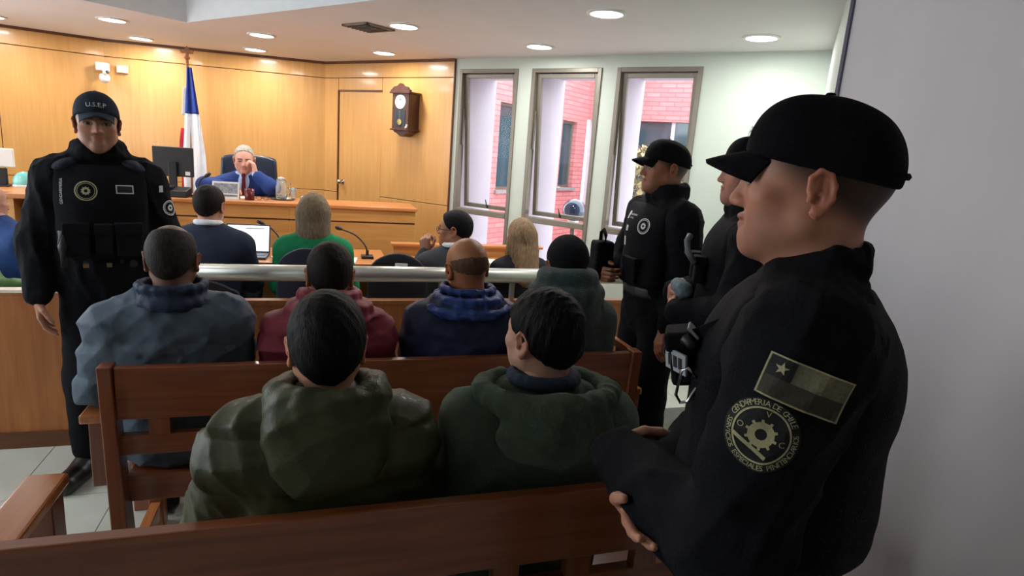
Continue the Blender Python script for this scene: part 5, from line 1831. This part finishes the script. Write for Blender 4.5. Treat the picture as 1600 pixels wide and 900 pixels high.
def officer(label, loc, heading, top, sw=.185, yaw=0, pitch=0, roll=0, skin=SKIN_TAN, beard=.25, Jmod=None, vox=.009, hvox=.0045, hv=None, capm=None, text=None, fine=False, g=1.14, sl=(.086, .074, .052), hs=1.0, vest=True, extra=(), fat=1.0, collar=.024, seed=5, boot=True, cut=.94, stub=.85):
    P = person(label, loc, heading)
    J = stand_joints(top, sw)
    if Jmod:
        Jmod(J)
    _, R = body(P, J, skin, yaw, pitch, roll, hair=HAIRTINT, beard=beard, stub=stub, vox=hvox, hv=hv, fat=fat, fine=fine, hs=hs)
    pr = trunk(J, g) + arm(J, 'L', *sl, cut=cut) + arm(J, 'R', *sl, cut=cut) + list(extra(J) if callable(extra) else extra)
    if collar:
        pr += ring((0, -.012, J['nk'][2] + .012), .078, .080, collar, zb=.012, n=18, gap=.06) + ring((0, -.014, J['nk'][2] + .045), .080, .082, collar * .75, zb=.014, n=18, gap=.08)
    jk = part('jacket', pr, vox, UNI, P, folds(.014, 34, seed, (1, 1, .8)))
    tp = [C(J['pel'] + V3(0, 0, -.03), J['pel'] + V3(0, 0, .10), .142, .135, .04, sc=(1.15, .85, 1))]
    for q in 'LR':
        tp += leg(J, q, .098, .086, .076, cut=.90)
    part('trousers', tp, .010, UNI, P, folds(.006, 26, seed + 1))
    part('belt', [C(J['wai'] + V3(0, 0, -.062), J['wai'] + V3(0, 0, -.055), .158, None, .01, sc=(1.16, .86, 1)), H((0, 0, J['wai'][2] - .03), (0, 0, 1), .004), H((0, 0, J['wai'][2] - .085), (0, 0, -1), .004)], .007, M_BLACK, P)
    for q in 'LR':
        up_ = J['an' + q] + (J['kn' + q] - J['an' + q]) * .42
        bt = foot(J, q, .054) + [C(J['an' + q], up_, .056, .062, .02)]
        b_ = part('boot', bt + [H((0, 0, .004), (0, 0, -1), .003)], .007, M_SHOE, P)
    cpo, cr = cap(P, J, R, capm or CAPM, vox=max(.0035, hvox), hs=hs)
    crw = on_head(J, R, cr, hs)
    if text:
        v, f = flat_text(text, .026)
        art('cap_lettering', cpo, cpo, R @ (V3(0, .10, .090) * hs) + J['head'], R @ V3(0, 1, .30), R @ V3(0, 0, 1), v, f, THREAD_W, .003)
    vp = None
    if vest:
        vp = vest_prims(J, g * 1.10)
        vp = part('vest', vp, vox, UNI_V, P, folds(.003, 30, seed + 2))
    return P, J, R, jk, vp, cpo

def pouch(P, c, h, m=None, R=None, name='pouch'):
    o = MB().box(tuple(-np.array(h)), tuple(h)).build(name, m or UNI_V, P, bevel=.008, loc=c)
    if R is not None:
        o.rotation_euler = R
    fo = MB().box((-h[0] - .003, -h[1] - .004, h[2] * .35), (h[0] + .003, h[1] + .005, h[2] + .004)).build('flap', m or UNI_V, o, bevel=.006)
    return o

# ---- guard facing the viewer by the partition
def jm(J):
    J['elR'] = V3(.245, -.02, 1.135); J['wrR'] = V3(.255, .05, .885)
    J['elL'] = V3(-.24, -.02, 1.135); J['wrL'] = V3(-.23, .08, .89)
    J['knR'] = V3(.11, .05, .50); J['anR'] = V3(.115, .02, .10); J['toR'] = V3(.21, .17, .045)
    J['knL'] = V3(-.10, .02, .50); J['anL'] = V3(-.09, -.04, .10); J['toL'] = V3(-.10, .12, .045)
P, J, R, pr, vp, cpo = officer('guard in black uniform and lettered navy cap standing before the partition, facing the viewer', (-0.925, 3.20, 0), 196, 1.762, sw=.165, skin=rgb(170, 122, 98), beard=.55, Jmod=jm, text='U.S.E.P', capm=CAPN,
                               g=1.20, sl=(.088, .078, .056), fat=1.0, collar=.034, seed=7, hv=dict(R=((0, .05, -1), (-1, 0, 0), (18, 25, 18)), L=((0, .05, -1), (1, 0, 0), (18, 25, 18))))
emblem(P, vp, (.055, .15, 1.365), (.2, 1, .1), (0, 0, 1), .042, fine=False, base=False)
fr_, ff_ = grid_flat(-.034, .034, -.019, .019, 4, 2)
tgp = art('name_tag', P, vp, (-.085, .15, 1.375), (-.1, 1, .15), (0, 0, 1), fr_, ff_, THREAD_W, .002)
fr_, ff_ = grid_flat(-.029, .029, -.014, .014, 4, 2)
art('name_tag_field', tgp, vp, (-.085, .15, 1.375), (-.1, 1, .15), (0, 0, 1), fr_, ff_, PATCH_BK, .0035)
fr_, ff_ = flat_text('GENDARMERIA', .016, (0, 0), rad(90))
art('vest_lettering', P, vp, (.145, .13, 1.36), (.35, 1, .1), (0, 0, 1), fr_, ff_, THREAD_W, .002)
pouch(P, (.10, .185, 1.16), (.045, .022, .07)); pouch(P, (-.09, .185, 1.16), (.05, .022, .07))
pouch(P, (.0, .185, 1.16), (.035, .020, .065))
MB().tube([(.145, .19, 1.05), (.15, .20, 1.14), (.145, .19, 1.20)], .018, 10).build('radio', M_BLACK, P, smooth=True)
for sx in (-.01, .075):
    MB().box((sx - .010, .150, 1.035), (sx + .010, .160, 1.052)).build('buckle', mat('dull_brass', rgb(150, 132, 84), .35, metal=.8), P)
v, f = grid_flat(-.010, .010, -.015, .015, 2, 2)
art('sleeve_tag', P, pr, (-.23, .07, 1.375), (-.8, 1, .1), (0, 0, 1), v, f, THREAD_W, .002)
emblem(P, pr, (-.25, .03, 1.285), (-1, .55, .05), (0, 0, 1), .036, thread=THREAD_W, fine=False, base=False)
for s in (-1, 1):
    part('shoulder_pad', [E((s * .128, .005, 1.466), (.068, .105, .032), .01, R=rotm(0, 0, s * 24))], .007, UNI_N, P, folds(.003, 40, 3))

# ---- guard by the windows
def jm(J):
    J['elL'] = V3(-.235, -.03, 1.14); J['wrL'] = V3(-.23, .05, .90)
    J['elR'] = V3(.26, .04, 1.13); J['wrR'] = V3(.13, .24, 1.10)
P, J, R, pr, vp, cpo = officer('guard in black vest standing by the windows, furthest of the three along the wall', (1.615, 2.675, 0), 92, 1.752, sw=.18, yaw=-16, skin=rgb(150, 100, 76), beard=.3, Jmod=jm, g=1.14, seed=17, collar=.030,
                               hv=dict(R=((-1, .3, 0), (0, -1, 0), (45, 50, 30))))
emblem(P, vp, (-.075, .15, 1.36), (-.25, 1, .1), (0, 0, 1), .038, thread=THREAD_W, fine=False, base=False)
v, f = flat_text('GENDARMERIA', .013)
art('vest_lettering', P, vp, (.045, .15, 1.405), (.1, 1, .12), (0, 0, 1), v, f, THREAD_W, .002)
v, f = flat_text('DE CHILE', .011)
art('vest_lettering', P, vp, (.045, .15, 1.388), (.1, 1, .12), (0, 0, 1), v, f, THREAD_W, .002)
for (x, z, w, h) in ((.10, 1.40, .012, .020), (.06, 1.335, .012, .014), (.08, 1.27, .014, .022)):
    v, f = grid_flat(-w, w, -h, h, 2, 2)
    art('vest_tab', P, vp, (x, .15, z), (.25, 1, .1), (0, 0, 1), v, f, THREAD_W, .002)
pouch(P, (-.03, .155, 1.14), (.06, .02, .06))
bag = part('holster_bag', [B((.10, .255, 1.185), (.028, .035, .062), .015), B((.10, .255, 1.115), (.036, .040, .03), .015, k=.02)], .006, UNI_V, P, folds(.003, 30, 3))
MB().tube([(.075, .255, 1.25), (.072, .257, 1.29), (.092, .26, 1.318), (.118, .26, 1.30), (.122, .258, 1.25)], .009, 10).build('carry_loop', UNI_V, bag, smooth=True)

# ---- guard half hidden behind the nearest guard
def jm(J):
    J['elL'] = V3(-.26, .05, 1.15); J['wrL'] = V3(-.08, .24, 1.10)
    J['elR'] = V3(.26, .05, 1.15); J['wrR'] = V3(.08, .24, 1.14)
    for q, s in (('L', -1), ('R', 1)):
        J['to' + q] = V3(s * .12, .085, .045)
P, J, R, pr, vp, cpo = officer('guard in black cap half hidden behind the nearest guard', (1.57, 1.975, 0), 62, 1.758, sw=.18, yaw=-2, skin=rgb(176, 124, 104), beard=.3, Jmod=jm, g=1.14, seed=27, collar=.028, fat=1.08,
                               hv=dict(L=((1, .1, 0), (0, -1, 0), (30, 40, 30)), R=((-1, .1, .1), (0, -1, 0), (30, 40, 30))))
pouch(P, (-.07, .165, 1.27), (.032, .02, .05)); pouch(P, (.05, .165, 1.27), (.032, .02, .05))
MB().tube([(-.11, .19, 1.30), (-.115, .22, 1.34), (-.10, .225, 1.38), (-.085, .215, 1.40)], .012, 8).build('radio_cable', mat('grey_cable', rgb(96, 102, 108), .5), P, smooth=True)
part('glove', [C((-.105, .215, 1.19), (-.06, .235, 1.20), .036, .03, .02)], .006, mat('blue_grey_glove', rgb(96, 112, 122), .8, vary=.3, nscale=60), P, folds(.006, 60, 2))

# ---- nearest guard, arms folded, in profile
def jm(J):
    J['shL'] = V3(-.175, -.02, 1.408); J['elL'] = V3(-.25, .03, 1.12); J['wrL'] = V3(.0, .285, 1.085)
    J['shR'] = V3(.175, .0, 1.408); J['elR'] = V3(.25, .10, 1.13); J['wrR'] = V3(-.085, .205, 1.045)
P, J, R, pr, vp, cpo = officer('nearest guard in black uniform and cap, arms folded, in profile', (0.763, 0.797, 0), 44, 1.752, sw=.175, yaw=0, pitch=-1, skin=rgb(182, 128, 104), beard=.35, Jmod=jm, vox=.0055, hvox=.0026, fine=True, g=1.16,
                               sl=(.090, .080, .058), collar=0, seed=37, text='U.S.E.P', hv=dict(R=((-.9, -.42, .05), (0, -.3, 1), (8, 10, 8)), L=((1, -.45, -.15), (0, -1, -.2), (10, 15, 10))), stub=.9, hs=1.02, extra=lambda J: sum([ring((0, -.004 - .001 * i, J['nk'][2] + .018 * i - .022), .076 - .001 * i, .072 - .001 * i, .010, tilt=.026, n=22, k=.012, gap=.05 + .02 * i) for i in range(4)], []))
armp = pr
oc, ov = (-.262, -.030, 1.385), (-1, -.16, .18)
rt = rad(-14)
v, f = grid_flat(-.052, .052, -.028, .028, 16, 8, rt)
fp = art('flag_patch', P, armp, oc, ov, (0, 0, 1), v, f, PATCH_OL, .0030)
v, f = grid_flat(-.050, .050, -.026, -.001, 16, 4, rt)
art('flag_lower_stripe', fp, armp, oc, ov, (0, 0, 1), v, f, PATCH_DK, .0040)
v, f = grid_flat(-.050, -.018, -.001, .026, 5, 4, rt)
art('flag_canton', fp, armp, oc, ov, (0, 0, 1), v, f, PATCH_BK, .0040)
vs = []
for i in range(10):
    a = math.pi / 2 + i * math.pi / 5
    rr = .009 if i % 2 == 0 else .0036
    x, y = rr * math.cos(a) - .034, rr * math.sin(a) + .0125
    vs.append((x * math.cos(rt) - y * math.sin(rt), x * math.sin(rt) + y * math.cos(rt)))
art('flag_star', fp, armp, oc, ov, (0, 0, 1), vs, [tuple(range(10))], THREAD, .0050)
bv, bf = [], []
for (x0, x1, y0, y1) in ((-.053, .053, .0265, .0285), (-.053, .053, -.0285, -.0265), (-.053, -.051, -.0285, .0285), (.051, .053, -.0285, .0285)):
    v, f = grid_flat(x0, x1, y0, y1, 10 if x1 - x0 > .05 else 1, 1 if x1 - x0 > .05 else 6, rt)
    o = len(bv); bv += v; bf += [tuple(i + o for i in q) for q in f]
art('flag_border', fp, armp, oc, ov, (0, 0, 1), bv, bf, THREAD, .0046)
emblem(P, armp, (-.270, .010, 1.315), (-1, -.05, .10), (0, 0, 1), .047, rot=0.0)
# kit on the chest
pouch(P, (-.075, .165, 1.335), (.032, .02, .045), R=(rad(-12), 0, rad(12)))
tg = MB().box((-.026, -.002, -.018), (.026, .002, .018)).build('name_tag', mat('grey_label', rgb(150, 154, 158), .6), P, loc=(-.112, .166, 1.335))
tg.rotation_euler = (rad(-10), 0, rad(52))
for sx in (-.013, .0, .013):
    MB().box((sx - .004, -.0032, -.010), (sx + .004, -.002, .010)).build('tag_mark', M_BLACK, tg).location = (0, .0054, 0)
MB().tube([(-.135, .125, 1.322), (-.142, .140, 1.338), (-.140, .150, 1.33), (-.132, .155, 1.285), (-.128, .147, 1.272), (-.130, .135, 1.278), (-.134, .124, 1.306)], .0028, 8).build('carabiner', M_CHROME, P, smooth=True)
MB().box((-.05, -.004, -.012), (.05, .004, .012)).build('shoulder_strap', UNI_V, P, bevel=.002, loc=(-.10, .115, 1.40)).rotation_euler = (0, rad(35), rad(80))
MB().box((-.022, -.002, -.012), (.022, .002, .012)).build('strap_tab', mat('grey_tab', rgb(128, 134, 140), .6), P, loc=(-.085, .15, 1.385)).rotation_euler = (rad(-50), 0, rad(10))
MB().tube([(-.115, .14, 1.365), (-.11, .155, 1.375), (-.095, .165, 1.365)], .009, 8).build('microphone_clip', M_BLACK, P, smooth=True)
